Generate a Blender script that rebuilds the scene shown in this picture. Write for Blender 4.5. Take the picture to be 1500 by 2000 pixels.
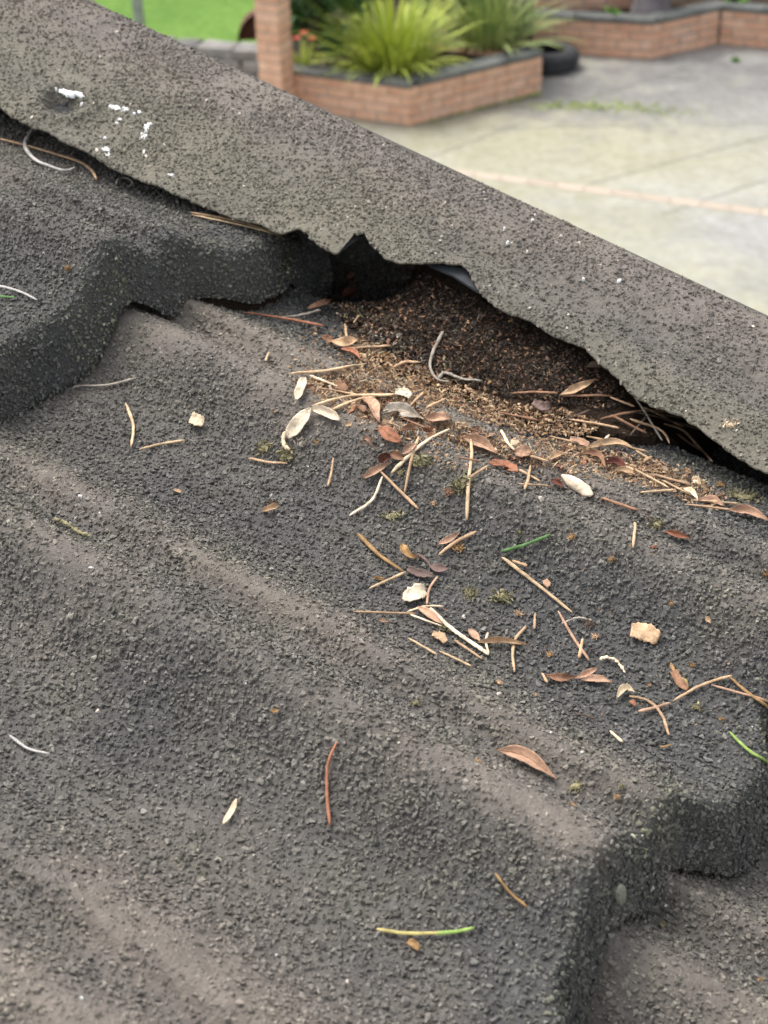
import bpy, math, random
import numpy as np
from mathutils import Vector, Matrix

for _o in list(bpy.data.objects):
    bpy.data.objects.remove(_o)
SC = bpy.context.scene
COL = SC.collection
RNG = np.random.default_rng(7)
random.seed(7)

# ------------------------------------------------------------------ camera
TH, PS, RO = 0.576738, -0.638984, -0.0296749          # pitch down, heading, roll
FPX = 3014.4                                           # focal length in pixels of the 1500 x 2000 frame
FWD = np.array([math.sin(PS) * math.cos(TH), math.cos(PS) * math.cos(TH), -math.sin(TH)])
_r = np.array([math.cos(PS), -math.sin(PS), 0.0])
_u = np.cross(_r, FWD)
RGT = _r * math.cos(RO) + _u * math.sin(RO)
UPV = _u * math.cos(RO) - _r * math.sin(RO)
cam_d = bpy.data.cameras.new('camera')
cam = bpy.data.objects.new('camera', cam_d)
COL.objects.link(cam)
cam_d.sensor_fit = 'VERTICAL'
cam_d.sensor_height = 36.0
cam_d.lens = FPX / 2000.0 * 36.0
cam_d.clip_start = 0.02
cam_d.clip_end = 2000.0
cam_d.dof.use_dof = True
cam_d.dof.focus_distance = 0.66
cam_d.dof.aperture_fstop = 19.0
cam.matrix_world = Matrix(((RGT[0], UPV[0], -FWD[0], 0), (RGT[1], UPV[1], -FWD[1], 0), (RGT[2], UPV[2], -FWD[2], 0), (0, 0, 0, 1)))
SC.camera = cam

# ------------------------------------------------------------------ sky, sun, exposure (overcast day)
SUN_EL, SUN_AZ = math.radians(62), math.radians(-85)    # azimuth measured from +Y towards +X
world = bpy.data.worlds.new('World')
SC.world = world
world.use_nodes = True
wn = world.node_tree.nodes
wl = world.node_tree.links
bg = wn['Background']
sky = wn.new('ShaderNodeTexSky')
sky.sky_type = 'NISHITA'
sky.sun_disc = False
sky.sun_elevation = SUN_EL
sky.sun_rotation = SUN_AZ
sky.air_density = 1.0
sky.dust_density = 4.0
sky.ozone_density = 1.0
hs = wn.new('ShaderNodeHueSaturation')
hs.inputs['Saturation'].default_value = 0.28            # cloud cover takes most of the blue out
wl.new(sky.outputs['Color'], hs.inputs['Color'])
wl.new(hs.outputs['Color'], bg.inputs['Color'])
bg.inputs['Strength'].default_value = 0.15
sun_d = bpy.data.lights.new('sun', 'SUN')
sun_d.energy = 1.0
sun_d.angle = math.radians(25)
sun_d.color = (1.0, 0.96, 0.9)
sun = bpy.data.objects.new('sun', sun_d)
COL.objects.link(sun)
_sd = Vector((math.sin(SUN_AZ) * math.cos(SUN_EL), math.cos(SUN_AZ) * math.cos(SUN_EL), math.sin(SUN_EL)))
sun.rotation_euler = _sd.to_track_quat('Z', 'Y').to_euler()
SC.view_settings.view_transform = 'Standard'
SC.view_settings.look = 'None'
SC.view_settings.gamma = 1.0
SC.view_settings.use_curve_mapping = False
SC.view_settings.exposure = 1.15

# ------------------------------------------------------------------ helpers
def ray(x, y):
    v = FWD + RGT * ((x - 750) / FPX) + UPV * ((1000 - y) / FPX)
    return v

def at(x, y, z):
    v = ray(x, y)
    return Vector(v * (z / v[2]))

def mesh_np(name, V, Fq, smooth=True, mat=None, parent=None, tint=None):
    """V (n,3), Fq (m,k) with k = 3 or 4, all faces alike"""
    V = np.asarray(V, dtype=np.float32)
    Fq = np.asarray(Fq, dtype=np.int32)
    me = bpy.data.meshes.new(name)
    k = Fq.shape[1]
    me.vertices.add(len(V))
    me.vertices.foreach_set('co', V.ravel())
    me.loops.add(Fq.size)
    me.loops.foreach_set('vertex_index', Fq.ravel())
    me.polygons.add(len(Fq))
    me.polygons.foreach_set('loop_start', np.arange(0, Fq.size, k, dtype=np.int32))
    me.polygons.foreach_set('use_smooth', np.full(len(Fq), smooth))
    if tint is not None:
        a = me.attributes.new('tint', 'FLOAT_COLOR', 'POINT')
        t = np.ones((len(V), 4), dtype=np.float32)
        t[:, :3] = np.asarray(tint).reshape(len(V), -1)
        a.data.foreach_set('color', t.ravel())
    me.update(calc_edges=True)
    if mat is not None:
        me.materials.append(mat)
    o = bpy.data.objects.new(name, me)
    COL.objects.link(o)
    if parent is not None:
        o.parent = parent
    return o

def mesh_py(name, V, Fs, mat=None, parent=None, smooth=False):
    me = bpy.data.meshes.new(name)
    me.from_pydata([tuple(v) for v in V], [], [tuple(f) for f in Fs])
    if smooth:
        me.polygons.foreach_set('use_smooth', np.ones(len(me.polygons), dtype=bool))
    me.update()
    if mat is not None:
        me.materials.append(mat)
    o = bpy.data.objects.new(name, me)
    COL.objects.link(o)
    if parent is not None:
        o.parent = parent
    return o

def tag(o, label=None, cat=None, group=None, kind=None):
    if label: o['label'] = label
    if cat: o['category'] = cat
    if group: o['group'] = group
    if kind: o['kind'] = kind
    return o

def thing(name, label, cat, group=None, loc=(0, 0, 0)):
    o = bpy.data.objects.new(name, None)
    COL.objects.link(o)
    o.location = loc
    o.empty_display_size = 0.02
    return tag(o, label, cat, group)

def grid_faces(nr, nc):
    i = np.arange(nr - 1)[:, None] * nc + np.arange(nc - 1)[None, :]
    i = i.ravel()
    return np.stack([i, i + 1, i + nc + 1, i + nc], 1)

def vnoise(x, y, seed=0):
    """smooth 2-D value noise in -1..1"""
    x = np.asarray(x, dtype=float); y = np.asarray(y, dtype=float)
    xi = np.floor(x).astype(np.int64); yi = np.floor(y).astype(np.int64)
    fx = x - xi; fy = y - yi
    fx = fx * fx * (3 - 2 * fx); fy = fy * fy * (3 - 2 * fy)
    def h(a, b):
        n = (a * 374761393 + b * 668265263 + seed * 1442695041) & 0xFFFFFFFF
        n = ((n ^ (n >> 13)) * 1274126177) & 0xFFFFFFFF
        n = n ^ (n >> 16)
        return (n & 0xFFFF) / 32767.5 - 1.0
    return (h(xi, yi) * (1 - fx) + h(xi + 1, yi) * fx) * (1 - fy) + (h(xi, yi + 1) * (1 - fx) + h(xi + 1, yi + 1) * fx) * fy

def fbm(x, y, seed=0, oct=3):
    s = 0; a = 1; t = 0
    for i in range(oct):
        s = s + a * vnoise(np.asarray(x) * 2 ** i, np.asarray(y) * 2 ** i, seed + i * 17); t += a; a *= 0.5
    return s / t

def sstep(a, b, x):
    t = np.clip((np.asarray(x, dtype=float) - a) / (b - a), 0, 1)
    return t * t * (3 - 2 * t)

# ------------------------------------------------------------------ materials
class NT:
    def __init__(self, name):
        self.m = bpy.data.materials.new(name)
        self.m.use_nodes = True
        self.t = self.m.node_tree
        self.b = self.t.nodes['Principled BSDF']
    def n(self, typ, **kw):
        nd = self.t.nodes.new(typ)
        for k, v in kw.items():
            if k in nd.inputs: nd.inputs[k].default_value = v
            else: setattr(nd, k, v)
        return nd
    def l(self, a, b): self.t.links.new(a, b)
    def coord(self, kind='Object'):
        return self.n('ShaderNodeTexCoord').outputs[kind]
    def pos(self):
        return self.n('ShaderNodeNewGeometry').outputs['Position']
    def noise(self, scale, detail=4.0, vec=None, rough=0.55):
        nd = self.n('ShaderNodeTexNoise', Scale=scale, Detail=detail, Roughness=rough)
        if vec is not None: self.l(vec, nd.inputs['Vector'])
        return nd.outputs['Fac']
    def ramp(self, fac, stops):
        nd = self.n('ShaderNodeValToRGB')
        e = nd.color_ramp.elements
        while len(e) < len(stops): e.new(0.5)
        for i, (p, c) in enumerate(stops):
            e[i].position = p
            e[i].color = (c[0], c[1], c[2], 1) if hasattr(c, '__len__') else (c, c, c, 1)
        self.l(fac, nd.inputs['Fac'])
        return nd.outputs['Color']
    def mix(self, fac, a, b, mode='MIX'):
        nd = self.n('ShaderNodeMix', data_type='RGBA', blend_type=mode)
        for s, v in ((nd.inputs[0], fac), (nd.inputs[6], a), (nd.inputs[7], b)):
            if hasattr(v, 'links'): self.l(v, s)
            elif hasattr(v, '__len__'): s.default_value = (v[0], v[1], v[2], 1)
            else: s.default_value = v
        return nd.outputs[2]
    def math(self, op, a, b=None):
        nd = self.n('ShaderNodeMath', operation=op)
        for s, v in ((nd.inputs[0], a), (nd.inputs[1], b)):
            if v is None: continue
            if hasattr(v, 'links'): self.l(v, s)
            else: s.default_value = v
        return nd.outputs[0]
    def bump(self, h, strength, dist):
        nd = self.n('ShaderNodeBump', Strength=strength, Distance=dist)
        self.l(h, nd.inputs['Height'])
        self.l(nd.outputs['Normal'], self.b.inputs['Normal'])
    def fin(self, col, rough=0.8, spec=0.3):
        if hasattr(col, 'links'): self.l(col, self.b.inputs['Base Color'])
        else: self.b.inputs['Base Color'].default_value = (col[0], col[1], col[2], 1)
        if hasattr(rough, 'links'): self.l(rough, self.b.inputs['Roughness'])
        else: self.b.inputs['Roughness'].default_value = rough
        self.b.inputs['Specular IOR Level'].default_value = spec
        return self.m

def mat_coating():
    """acrylic-coated stone chip; the vertex attribute carries the dust film (r), tone (g) and green growth (b)"""
    k = NT('stone_chip_coating')
    a = k.n('ShaderNodeAttribute', attribute_name='tint')
    sp = k.n('ShaderNodeSeparateColor'); k.l(a.outputs['Color'], sp.inputs[0])
    P = k.pos()
    n1 = k.noise(260, 4, P); n2 = k.noise(1500, 3, P)
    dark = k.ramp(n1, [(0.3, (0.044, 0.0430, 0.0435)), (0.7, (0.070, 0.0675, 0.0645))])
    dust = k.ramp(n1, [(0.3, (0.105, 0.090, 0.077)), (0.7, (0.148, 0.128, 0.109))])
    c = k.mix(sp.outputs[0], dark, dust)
    olive = k.ramp(n2, [(0.35, (0.075, 0.075, 0.05)), (0.7, (0.16, 0.155, 0.10))])
    c = k.mix(sp.outputs[2], c, olive)
    tone = k.n('ShaderNodeCombineColor')
    for i in range(3): k.l(sp.outputs[1], tone.inputs[i])
    c = k.mix(1.0, c, tone.outputs[0], 'MULTIPLY')
    c = k.mix(1.0, c, (2.75, 2.75, 2.75), 'MULTIPLY')
    k.bump(k.math('ADD', k.noise(520, 2, P), k.math('MULTIPLY', n2, 0.4)), 0.8, 0.0015)
    return k.fin(c, 0.82, 0.25)

def mat_plain(name, c1, c2, scale, rough=0.8, spec=0.3, bump=0.0, dist=0.001, rnd=0.0, coord='Object', detail=4):
    k = NT(name)
    v = k.coord(coord)
    f = k.noise(scale, detail, v)
    c = k.ramp(f, [(0.32, c1), (0.68, c2)])
    if rnd:
        r = k.n('ShaderNodeObjectInfo').outputs['Random']
        g = k.ramp(r, [(0.0, 1 - rnd), (1.0, 1 + 0 * rnd)])
        c = k.mix(1.0, c, g, 'MULTIPLY')
    if bump: k.bump(f, bump, dist)
    return k.fin(c, rough, spec)

M = {}
M['coat'] = mat_coating()
def lit(name, c, var=0.35):
    """dry plant matter: mottled, with dark specks and a dusty bloom"""
    k = NT('litter_' + name)
    P = k.pos()
    c1 = k.ramp(k.noise(220, 4, P), [(0.3, tuple(x * (1 - var) for x in c)), (0.7, tuple(min(1, x * (1 + var)) for x in c))])
    sp = k.ramp(k.noise(900, 3, P, 0.7), [(0.30, 0.35), (0.45, 1.0)])
    c1 = k.mix(0.5, c1, sp, 'MULTIPLY')
    r = k.n('ShaderNodeObjectInfo').outputs['Random']
    c1 = k.mix(1.0, c1, k.ramp(r, [(0.0, 0.82), (1.0, 1.12)]), 'MULTIPLY')
    k.bump(k.noise(700, 4, P), 0.6, 0.0005)
    return k.fin(c1, 0.78, 0.2)
for nm, c in dict(straw=(.58, .42, .26), tan=(.48, .32, .195), pale=(.68, .54, .37), cream=(.76, .62, .46), red=(.33, .145, .085), brown=(.27, .15, .092),
                  pink=(.42, .26, .175), dkred=(.13, .048, .034), grey=(.33, .29, .24), white=(.46, .43, .40), green=(.11, .21, .075), ygreen=(.42, .36, .14),
                  lime=(.24, .34, .09), lichen=(.24, .215, .12), ochre=(.33, .20, .09), bark=(.12, .085, .063), purple=(.17, .115, .10), dark=(.05, .039, .032),
                  rib=(.30, .17, .09), ivory=(.75, .72, .62)).items():
    M[nm] = lit(nm, c)
M['splash'] = mat_plain('white_splash', (.75, .75, .74), (.88, .88, .87), 200, 0.7, 0.3)
M['zinc'] = mat_plain('zinc_sheet', (.02, .023, .027), (.05, .055, .06), 60, 0.75, 0.3)
M['nail'] = mat_plain('dull_nail', (.16, .15, .12), (.25, .24, .20), 400, 0.5, 0.5)
M['hole'] = mat_plain('painted_hole_dark', (.012, .012, .016), (.025, .025, .03), 300, 0.7, 0.3)  # near-black colour for the darkness inside the cap's torn hole

# ------------------------------------------------------------------ the roof: a frame of contour (c), down-slope (d), normal (n)
RP = 0.203333                                            # roof pitch
ORG = np.array([-0.155234, 0.374588, -0.417479])
AC = np.array([0.0, 1.0, 0.0])
AD = np.array([math.cos(RP), 0.0, -math.sin(RP)])
AN = np.array([math.sin(RP), 0.0, math.cos(RP)])
PER, LEN, NOSE, SLANT = 0.156185, 0.37, 0.0354488, 0.383765

def W(c, d, n):
    c, d, n = np.broadcast_arrays(np.asarray(c, dtype=float), d, n)
    return ORG + c[..., None] * AC + d[..., None] * AD + n[..., None] * AN

PROF = [(-PER, 0.0), (-0.142, -0.0080), (-0.124, -0.0160), (-0.104, -0.0185), (-0.083, -0.0170), (-0.066, -0.0115), (-0.054, -0.001), (-0.043, 0.0082), (-0.036, 0.0085), (-0.024, 0.001), (-0.013, -0.0075), (-0.0065, -0.0055), (-0.002, -0.0005), (0.0, 0.0)]
_px = np.array([p[0] for p in PROF]); _py = np.array([p[1] for p in PROF])
_sl = np.gradient(_py, _px)
_sl[0] = _sl[-1] = -0.25
for _i in (3, 10): _sl[_i] = 0
def profile(c):
    t = ((np.asarray(c, dtype=float) + PER) % PER) - PER
    i = np.clip(np.searchsorted(_px, t, side='right') - 1, 0, len(_px) - 2)
    h = _px[i + 1] - _px[i]; s = (t - _px[i]) / h
    return ((2 * s ** 3 - 3 * s ** 2 + 1) * _py[i] + (s ** 3 - 2 * s ** 2 + s) * h * _sl[i] + (-2 * s ** 3 + 3 * s ** 2) * _py[i + 1] + (s ** 3 - s ** 2) * h * _sl[i + 1])

def wprof_soft(c):
    c = np.asarray(c, dtype=float)
    w = sum(profile(c + o_) * g_ for o_, g_ in ((-0.016, .12), (-0.008, .22), (0, .32), (0.008, .22), (0.016, .12)))
    b = sstep(0.205, 0.235, c)
    return w * (1 - b) + b * (-0.022 - 0.03 * sstep(0.232, 0.262, c) + 0.046 * sstep(0.30, 0.322, c))  # includes the pit added under the cap for a darker gap

def wprof(c):
    c = np.asarray(c, dtype=float)
    w = (profile(c - 0.0012) + profile(c) * 2 + profile(c + 0.0012)) / 4
    b = sstep(0.205, 0.235, c)                          # under the cap: flat, a pit added to darken the gap, then turned up
    return w * (1 - b) + b * (-0.022 - 0.03 * sstep(0.232, 0.262, c) + 0.046 * sstep(0.30, 0.322, c))

_tc = np.arange(-0.7, 0.7, 0.0002)
_tw, _ts = wprof(_tc), wprof_soft(_tc)
def wprof(c): return np.interp(c, _tc, _tw)            # tabulated once
def wprof_soft(c): return np.interp(c, _tc, _ts)

def smin(a, b, k):
    h = np.clip(0.5 + 0.5 * (b - a) / k, 0, 1)
    return b * (1 - h) + a * h - k * h * (1 - h)

def wob(c, d):
    return 0.0008 * fbm(np.asarray(c) * 22, np.asarray(d) * 14, 3, 3)

def bow(c, k):
    """how far the nose line bulges down the slope"""
    t = ((np.asarray(c, dtype=float) + PER) % PER) - PER
    v = 0.013 * sstep(-PER + 0.004, -PER + 0.03, t) * (1 - sstep(-PER + 0.055, -PER + 0.085, t))
    if k == 1: v = v * (np.asarray(c) > PER) - 0.011 * np.exp(-((np.asarray(c) - 0.055) / 0.035) ** 2)
    return v

def course(c, d, k):
    """height of the sheet of course k (its nose foot on the line d = (k - 2) LEN)"""
    e = (k - 2) * LEN
    q = np.asarray(d) - e
    m = 0.30 * sstep(-LEN + 0.0, -LEN + 0.07, q) * (1 - sstep(-0.10, -0.02, q))
    tc = ((np.asarray(c, dtype=float) + PER) % PER) - PER
    dip = 0.0022 * np.exp(-((tc + 0.036) / 0.015) ** 2) * (1 - sstep(-LEN + 0.01, -LEN + 0.09, q)) * (np.asarray(c) < 0.2)
    top = wprof(c) * (1 - m) + wprof_soft(c) * m + NOSE * (d - e + LEN) / LEN + wob(c, np.asarray(d) + 3.1 * k) - dip
    if k == 1: top = top + 0.022 * sstep(0.244, 0.272, c)
    face = (e + bow(c, k) - d) / SLANT + 0.002 * fbm(np.asarray(c) * 60, np.asarray(d) * 0 + k, 9, 2)
    return smin(top, face, 0.015 if k == 1 else 0.0062)

def heap(c, d):
    c = np.asarray(c, dtype=float); d = np.asarray(d, dtype=float)
    a = sstep(-0.345, -0.285, d) * (1 - sstep(-0.20, -0.085, d))
    b = sstep(0.168, 0.285, c - 0.02 * fbm(d * 30, d * 0, 5, 2))
    return a * b * 0.030 + 0.0015 * a * sstep(0.17, 0.2, c) * fbm(c * 150, d * 150, 8, 2)

def pitfill(c, d):
    return 0.03 * sstep(0.232, 0.262, c) * (1 - sstep(0.30, 0.322, c)) * sstep(-0.335, -0.285, d) * (1 - sstep(-0.17, -0.10, d))

C1END = 0.272
def S(c, d, with_heap=True):
    c = np.asarray(c, dtype=float); d = np.asarray(d, dtype=float)
    s3 = np.where(d >= -0.03, course(c, d, 3), -1)
    s2 = np.where((d >= -LEN - 0.03) & (d <= 0.03), np.minimum(course(c, d, 2) + heap(c, d) + pitfill(c, d), np.maximum(course(c, d, 2), 0.0155 + (c - 0.214) * 0.17)), -1)
    s1 = np.where((d <= -LEN + 0.03) & (c < C1END), course(c, d, 1), -1)
    s0 = np.where(d < -2 * LEN + 0.03, course(c, d, 0), -1)
    return np.maximum(np.maximum(s3, s2), np.maximum(s1, s0))

_T = np.arange(0.40, 1.22, 0.008)
def hits(XY, f=None):
    """the roof points seen at pixels of the 1500 x 2000 frame, as rows of (c, d, n)"""
    f = f or S
    XY = np.asarray(XY, dtype=float).reshape(-1, 2)
    R_ = FWD + RGT * ((XY[:, 0:1] - 750) / FPX) + UPV * ((1000 - XY[:, 1:2]) / FPX)
    t0 = np.full(len(XY), _T[0]); step = _T
    r = np.arange(len(XY))
    for st in range(3):
        tt = t0[:, None] + (step - step[0])[None, :]
        X = R_[:, None] * tt[..., None] - ORG
        c, d, n = X @ AC, X @ AD, X @ AN
        g = n - f(c, d)
        i = np.argmax(g <= 0, axis=1)
        i = np.where(i == 0, 1 if st else len(step) // 2, i)
        t0 = tt[r, i - 1]
        h = (tt[r, i] - t0)
        if st == 2: break
        step = np.linspace(0, 1, 13) * (_T[1] - _T[0]) / 12 ** st
    u = np.clip(g[r, i - 1] / np.maximum(1e-9, g[r, i - 1] - g[r, i]), 0, 1)
    X = R_ * (t0 + u * h)[:, None] - ORG
    return np.stack([X @ AC, X @ AD, X @ AN], 1)

def hit(x, y, f=None):
    return hits([(x, y)], f)[0]

def hitW(x, y, f=None):
    c, d, n = hit(x, y, f)
    return ORG + c * AC + d * AD + n * AN

def normal_at(c, d, f=None):
    f = f or S
    e = 0.002
    c = np.atleast_1d(c); d = np.atleast_1d(d)
    gc = (f(c + e, d) - f(c - e, d)) / (2 * e); gd = (f(c, d + e) - f(c, d - e)) / (2 * e)
    gc, gd = np.clip(gc, -3, 3), np.clip(gd, -3, 3)
    v = AN - gc[:, None] * AC - gd[:, None] * AD
    return v / np.linalg.norm(v, axis=1)[:, None]

# chip shapes: small convex stones
def chip_templates(n=14):
    import bmesh
    out = []
    for i in range(n):
        bm = bmesh.new()
        asp = (0.5 * RNG.uniform(0.68, 0.98), 0.5 * RNG.uniform(0.6, 0.85))
        for j in range(10):
            v = RNG.normal(size=3); v /= np.linalg.norm(v)
            v *= RNG.uniform(0.8, 1.1)
            v *= np.array([0.5, asp[0], asp[1]])
            bm.verts.new(v)
        r = bmesh.ops.convex_hull(bm, input=bm.verts)
        loose = [v for v in bm.verts if not v.link_faces]
        for v in loose: bm.verts.remove(v)
        bmesh.ops.triangulate(bm, faces=bm.faces)
        bm.verts.index_update()
        V = np.array([v.co[:] for v in bm.verts]); F = np.array([[v.index for v in f.verts] for f in bm.faces])
        bm.free()
        out.append((V, F))
    return out
CHIPS = chip_templates()

SMOOTH_CHIPS = False
def frustum_ok(P, margin=0.28):
    z = P @ FWD
    x = (P @ RGT) / z * FPX; y = (P @ UPV) / z * FPX
    return (np.abs(x) < 750 + 1500 * margin) & (np.abs(y) < 1000 + 1500 * margin) & (z > 0.2)

def scatter_chips(name, G, count, tintf, parent, smin_=0.0011, smax_=0.0039, voxel=0.00190, keep=None, bury=None):
    """G (nr, nc, 3) grid of sheet points; drops chips on it, one per voxel, oriented to the sheet"""
    nr, nc, _ = G.shape
    a = G[:-1, :-1]; b = G[:-1, 1:]; c = G[1:, :-1]
    nrm = np.cross(b - a, c - a)
    area = np.linalg.norm(nrm, axis=2)
    nrm = nrm / np.maximum(area, 1e-12)[..., None]
    wgt = area * frustum_ok(a)
    p = wgt.ravel() / wgt.sum()
    idx = RNG.choice(p.size, size=count, p=p)
    i, j = idx // (nc - 1), idx % (nc - 1)
    u, v = RNG.random(count), RNG.random(count)
    P = (G[i, j] * ((1 - u) * (1 - v))[:, None] + G[i, j + 1] * (u * (1 - v))[:, None] + G[i + 1, j] * ((1 - u) * v)[:, None] + G[i + 1, j + 1] * (u * v)[:, None])
    N = nrm[i, j]
    N = np.where((N @ UPV + N @ -FWD)[:, None] < 0, -N, N)
    key = np.floor(P / voxel).astype(np.int64)
    _, first = np.unique(key[:, 0] * 73856093 ^ key[:, 1] * 19349663 ^ key[:, 2] * 83492791, return_index=True)
    P, N, i, j, u, v = P[first], N[first], i[first], j[first], u[first], v[first]
    if keep is not None:
        m = RNG.random(len(P)) < keep(i + v, j + u)
        P, N, i, j, u, v = P[m], N[m], i[m], j[m], u[m], v[m]
    m = frustum_ok(P, 0.04) | (RNG.random(len(P)) < 0.5)
    P, N, i, j, u, v = P[m], N[m], i[m], j[m], u[m], v[m]
    n = len(P)
    s = smin_ + (smax_ - smin_) * RNG.beta(1.5, 2.9, n)
    N = N + RNG.normal(size=(n, 3)) * 0.22
    N /= np.linalg.norm(N, axis=1)[:, None]
    t = np.cross(N, RNG.normal(size=(n, 3))); t /= np.linalg.norm(t, axis=1)[:, None]
    q = np.cross(N, t)
    tint = tintf(i + v, j + u, n)
    sink = RNG.uniform(0.04, 0.32, n) * s
    if bury is not None: sink = sink - bury(i + v, j + u) * s * 0.30
    P = P + N * sink[:, None]
    VV, FF, TT = [], [], []
    off = 0
    ti = RNG.integers(0, len(CHIPS), n)
    for k, (V, F) in enumerate(CHIPS):
        m = np.where(ti == k)[0]
        if not len(m): continue
        st = RNG.uniform(0.85, 1.3, len(m))
        X = (P[m][:, None, :] + s[m][:, None, None] * (V[None, :, 0:1] * st[:, None, None] * t[m][:, None, :] + V[None, :, 1:2] * q[m][:, None, :] + V[None, :, 2:3] * N[m][:, None, :]))
        VV.append(X.reshape(-1, 3))
        FF.append((F[None] + (np.arange(len(m)) * len(V))[:, None, None] + off).reshape(-1, 3))
        TT.append(np.repeat(tint[m], len(V), axis=0))
        off += len(m) * len(V)
    o = mesh_np(name, np.concatenate(VV), np.concatenate(FF), SMOOTH_CHIPS, M['coat'], parent, np.concatenate(TT))
    tag(o, kind='stuff')
    return o

def dust_tile(c, d, k):
    c = np.asarray(c, dtype=float); d = np.asarray(d, dtype=float)
    t = ((c + PER) % PER) - PER
    crest = np.exp(-((t + 0.0) / 0.011) ** 2) + np.exp(-((t + PER) / 0.020) ** 2) + 0.9 * np.exp(-((t + 0.038) / 0.015) ** 2)
    nz = fbm(c * 28 + 5 * k, d * 16, 21, 3)
    v = 0.24 + 0.60 * crest * (0.85 + 0.4 * nz) + 0.30 * nz
    v = v + 0.16 * (fbm(c * 130, d * 110, 25, 3)) * sstep(0.1, 0.5, v)
    if k == 1: v = v * 0.55 - 0.02 + 0.35 * sstep(-0.42, -0.56, d) * (0.5 + nz)
    if k == 2:
        v = v + 0.36 * np.exp(-(((c - 0.12) / 0.05) ** 2)) * np.exp(-(((d + 0.30) / 0.09) ** 2))
        v = v + 0.22 * sstep(-0.05, -0.13, c) * (0.6 + nz)
        v = v - 0.30 * np.exp(-(((c - 0.10) / 0.05) ** 2)) * np.exp(-(((d + 0.10) / 0.10) ** 2))
        v = v - 0.5 * sstep(0.168, 0.195, c)
    if k == 3: v = v * 0.8 + 0.08
    e = (k - 2) * LEN
    v = v - 0.55 * sstep(e - 0.030, e - 0.008, d)       # the nose faces get less of the brown tint
    return np.clip(v, 0, 1)

def panel(k, label, c0, c1, d0, chips, nrow_top, cs=0.0022):
    t = thing('metal_tile_panel', label, 'roof tile', 'pressed metal roof tiles', tuple(W(0.0, (k - 2) * LEN, 0.0)))
    e = (k - 2) * LEN
    cc = np.arange(c0, c1 + 1e-6, cs)
    wf = wprof(cc)
    gap = 0.0008 + 0.003 * np.clip(fbm(cc * 25, cc * 0 + k, 31, 2) + 0.2, 0, 1) + (0.0045 * sstep(0.160, 0.180, cc) if k == 1 else 0.0018 * sstep(0.0, 0.02, cc))
    foot = e + bow(cc, k) - SLANT * (wf + gap + (0.012 * sstep(0.244, 0.272, cc) if k == 1 else 0))                        # where the nose face comes down on the next course
    foot = (np.roll(foot, 1) + foot * 2 + np.roll(foot, -1)) / 4
    for _ in range(3): foot[1:-1] = foot[:-2] * .25 + foot[1:-1] * .5 + foot[2:] * .25
    foot[0], foot[-1] = foot[1], foot[-2]
    u1 = np.linspace(d0, e - 0.045, nrow_top)
    u2 = np.linspace(0, 1, 34)[1:]
    D = np.concatenate([np.repeat(u1[:, None], len(cc), 1), (e - 0.045) + u2[:, None] * (foot[None, :] - (e - 0.045))], 0)
    Cg = np.repeat(cc[None, :], len(D), 0)
    Nn = course(Cg, D, k)
    tint = np.zeros((len(D), len(cc), 3))
    du = dust_tile(Cg, D, k)
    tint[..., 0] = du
    tint[..., 1] = 0.45 + 0.08 * fbm(Cg * 60, D * 60, 40, 3)
    tint[..., 2] = np.clip(0.15 * fbm(Cg * 45, D * 45, 44, 3), 0, 1)
    G = W(Cg, D, Nn)
    # the rolled lip: thickness and a return under the nose
    lip1 = W(cc, foot - 0.0016, Nn[-1] - 0.0006); lip2 = W(cc, foot - 0.007, Nn[-1] + 0.004)
    lt = np.zeros((2, len(cc), 3)); lt[..., 1] = 0.35
    GG = np.concatenate([G, lip1[None], lip2[None]], 0)
    TT = np.concatenate([tint, lt], 0)
    loc = np.array(t.location)
    o = mesh_np('sheet', GG.reshape(-1, 3) - loc, grid_faces(*GG.shape[:2]), True, M['coat'], t, TT.reshape(-1, 3))
    def look(r, c):
        r0 = np.clip(r.astype(int), 0, len(D) - 1); q0 = np.clip(c.astype(int), 0, len(cc) - 1)
        return Cg[r0, q0], D[r0, q0]
    def tf(r, c, n):
        C_, D_ = look(r, c)
        z = np.zeros((n, 3))
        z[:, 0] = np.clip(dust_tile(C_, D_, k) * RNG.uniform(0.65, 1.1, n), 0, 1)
        z[:, 1] = 0.64 * RNG.lognormal(0.0, 0.21, n)
        face = sstep(e - 0.022, e - 0.012, D_)
        g = np.clip(0.25 * fbm(C_ * 45, D_ * 45, 44, 3), 0, 1) + 0.10
        low = sstep(0.3, 0.9, fbm(C_ * 30 + 4, D_ * 40, 71 + k, 2) * 0.8 + 0.35) * face
        z[:, 2] = np.clip(g + low * (RNG.random(n) < 0.4) * 0.9, 0, 1)
        lich = (RNG.random(n) < 0.10 * low)
        z[lich, 1] *= 2.6
        wh = RNG.random(n) < 0.0005
        z[wh] = (1, 1.7, 0.0)
        return z
    def bury(r, c):
        C_, D_ = look(r, c)
        return np.clip(dust_tile(C_, D_, k) * 1.1 - 0.45 + 0.5 * fbm(C_ * 40, D_ * 40, 55, 2), 0, 1)
    def keep(r, c):
        C_, D_ = look(r, c)
        return np.clip(1.05 - 0.75 * bury(r, c) + 0.15 * fbm(C_ * 70, D_ * 70, 58, 2), 0.12, 1)
    ch = scatter_chips('stone_chips', G, chips, tf, t, keep=keep, bury=bury)
    ch.data.transform(Matrix.Translation(-t.location))
    return t

P1 = panel(1, 'upper charcoal stone-coated tile course whose thick rounded nose ends at left', -0.30, C1END, -0.80, 165000, 130)
P2 = panel(2, 'middle grey-brown stone-coated tile course covered in leaf litter', -0.36, 0.322, -0.405, 1165000, 130)
P3 = panel(3, 'lowest brownish tile course showing in the bottom right corner', -0.36, 0.322, -0.035, 110000, 130)

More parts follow.
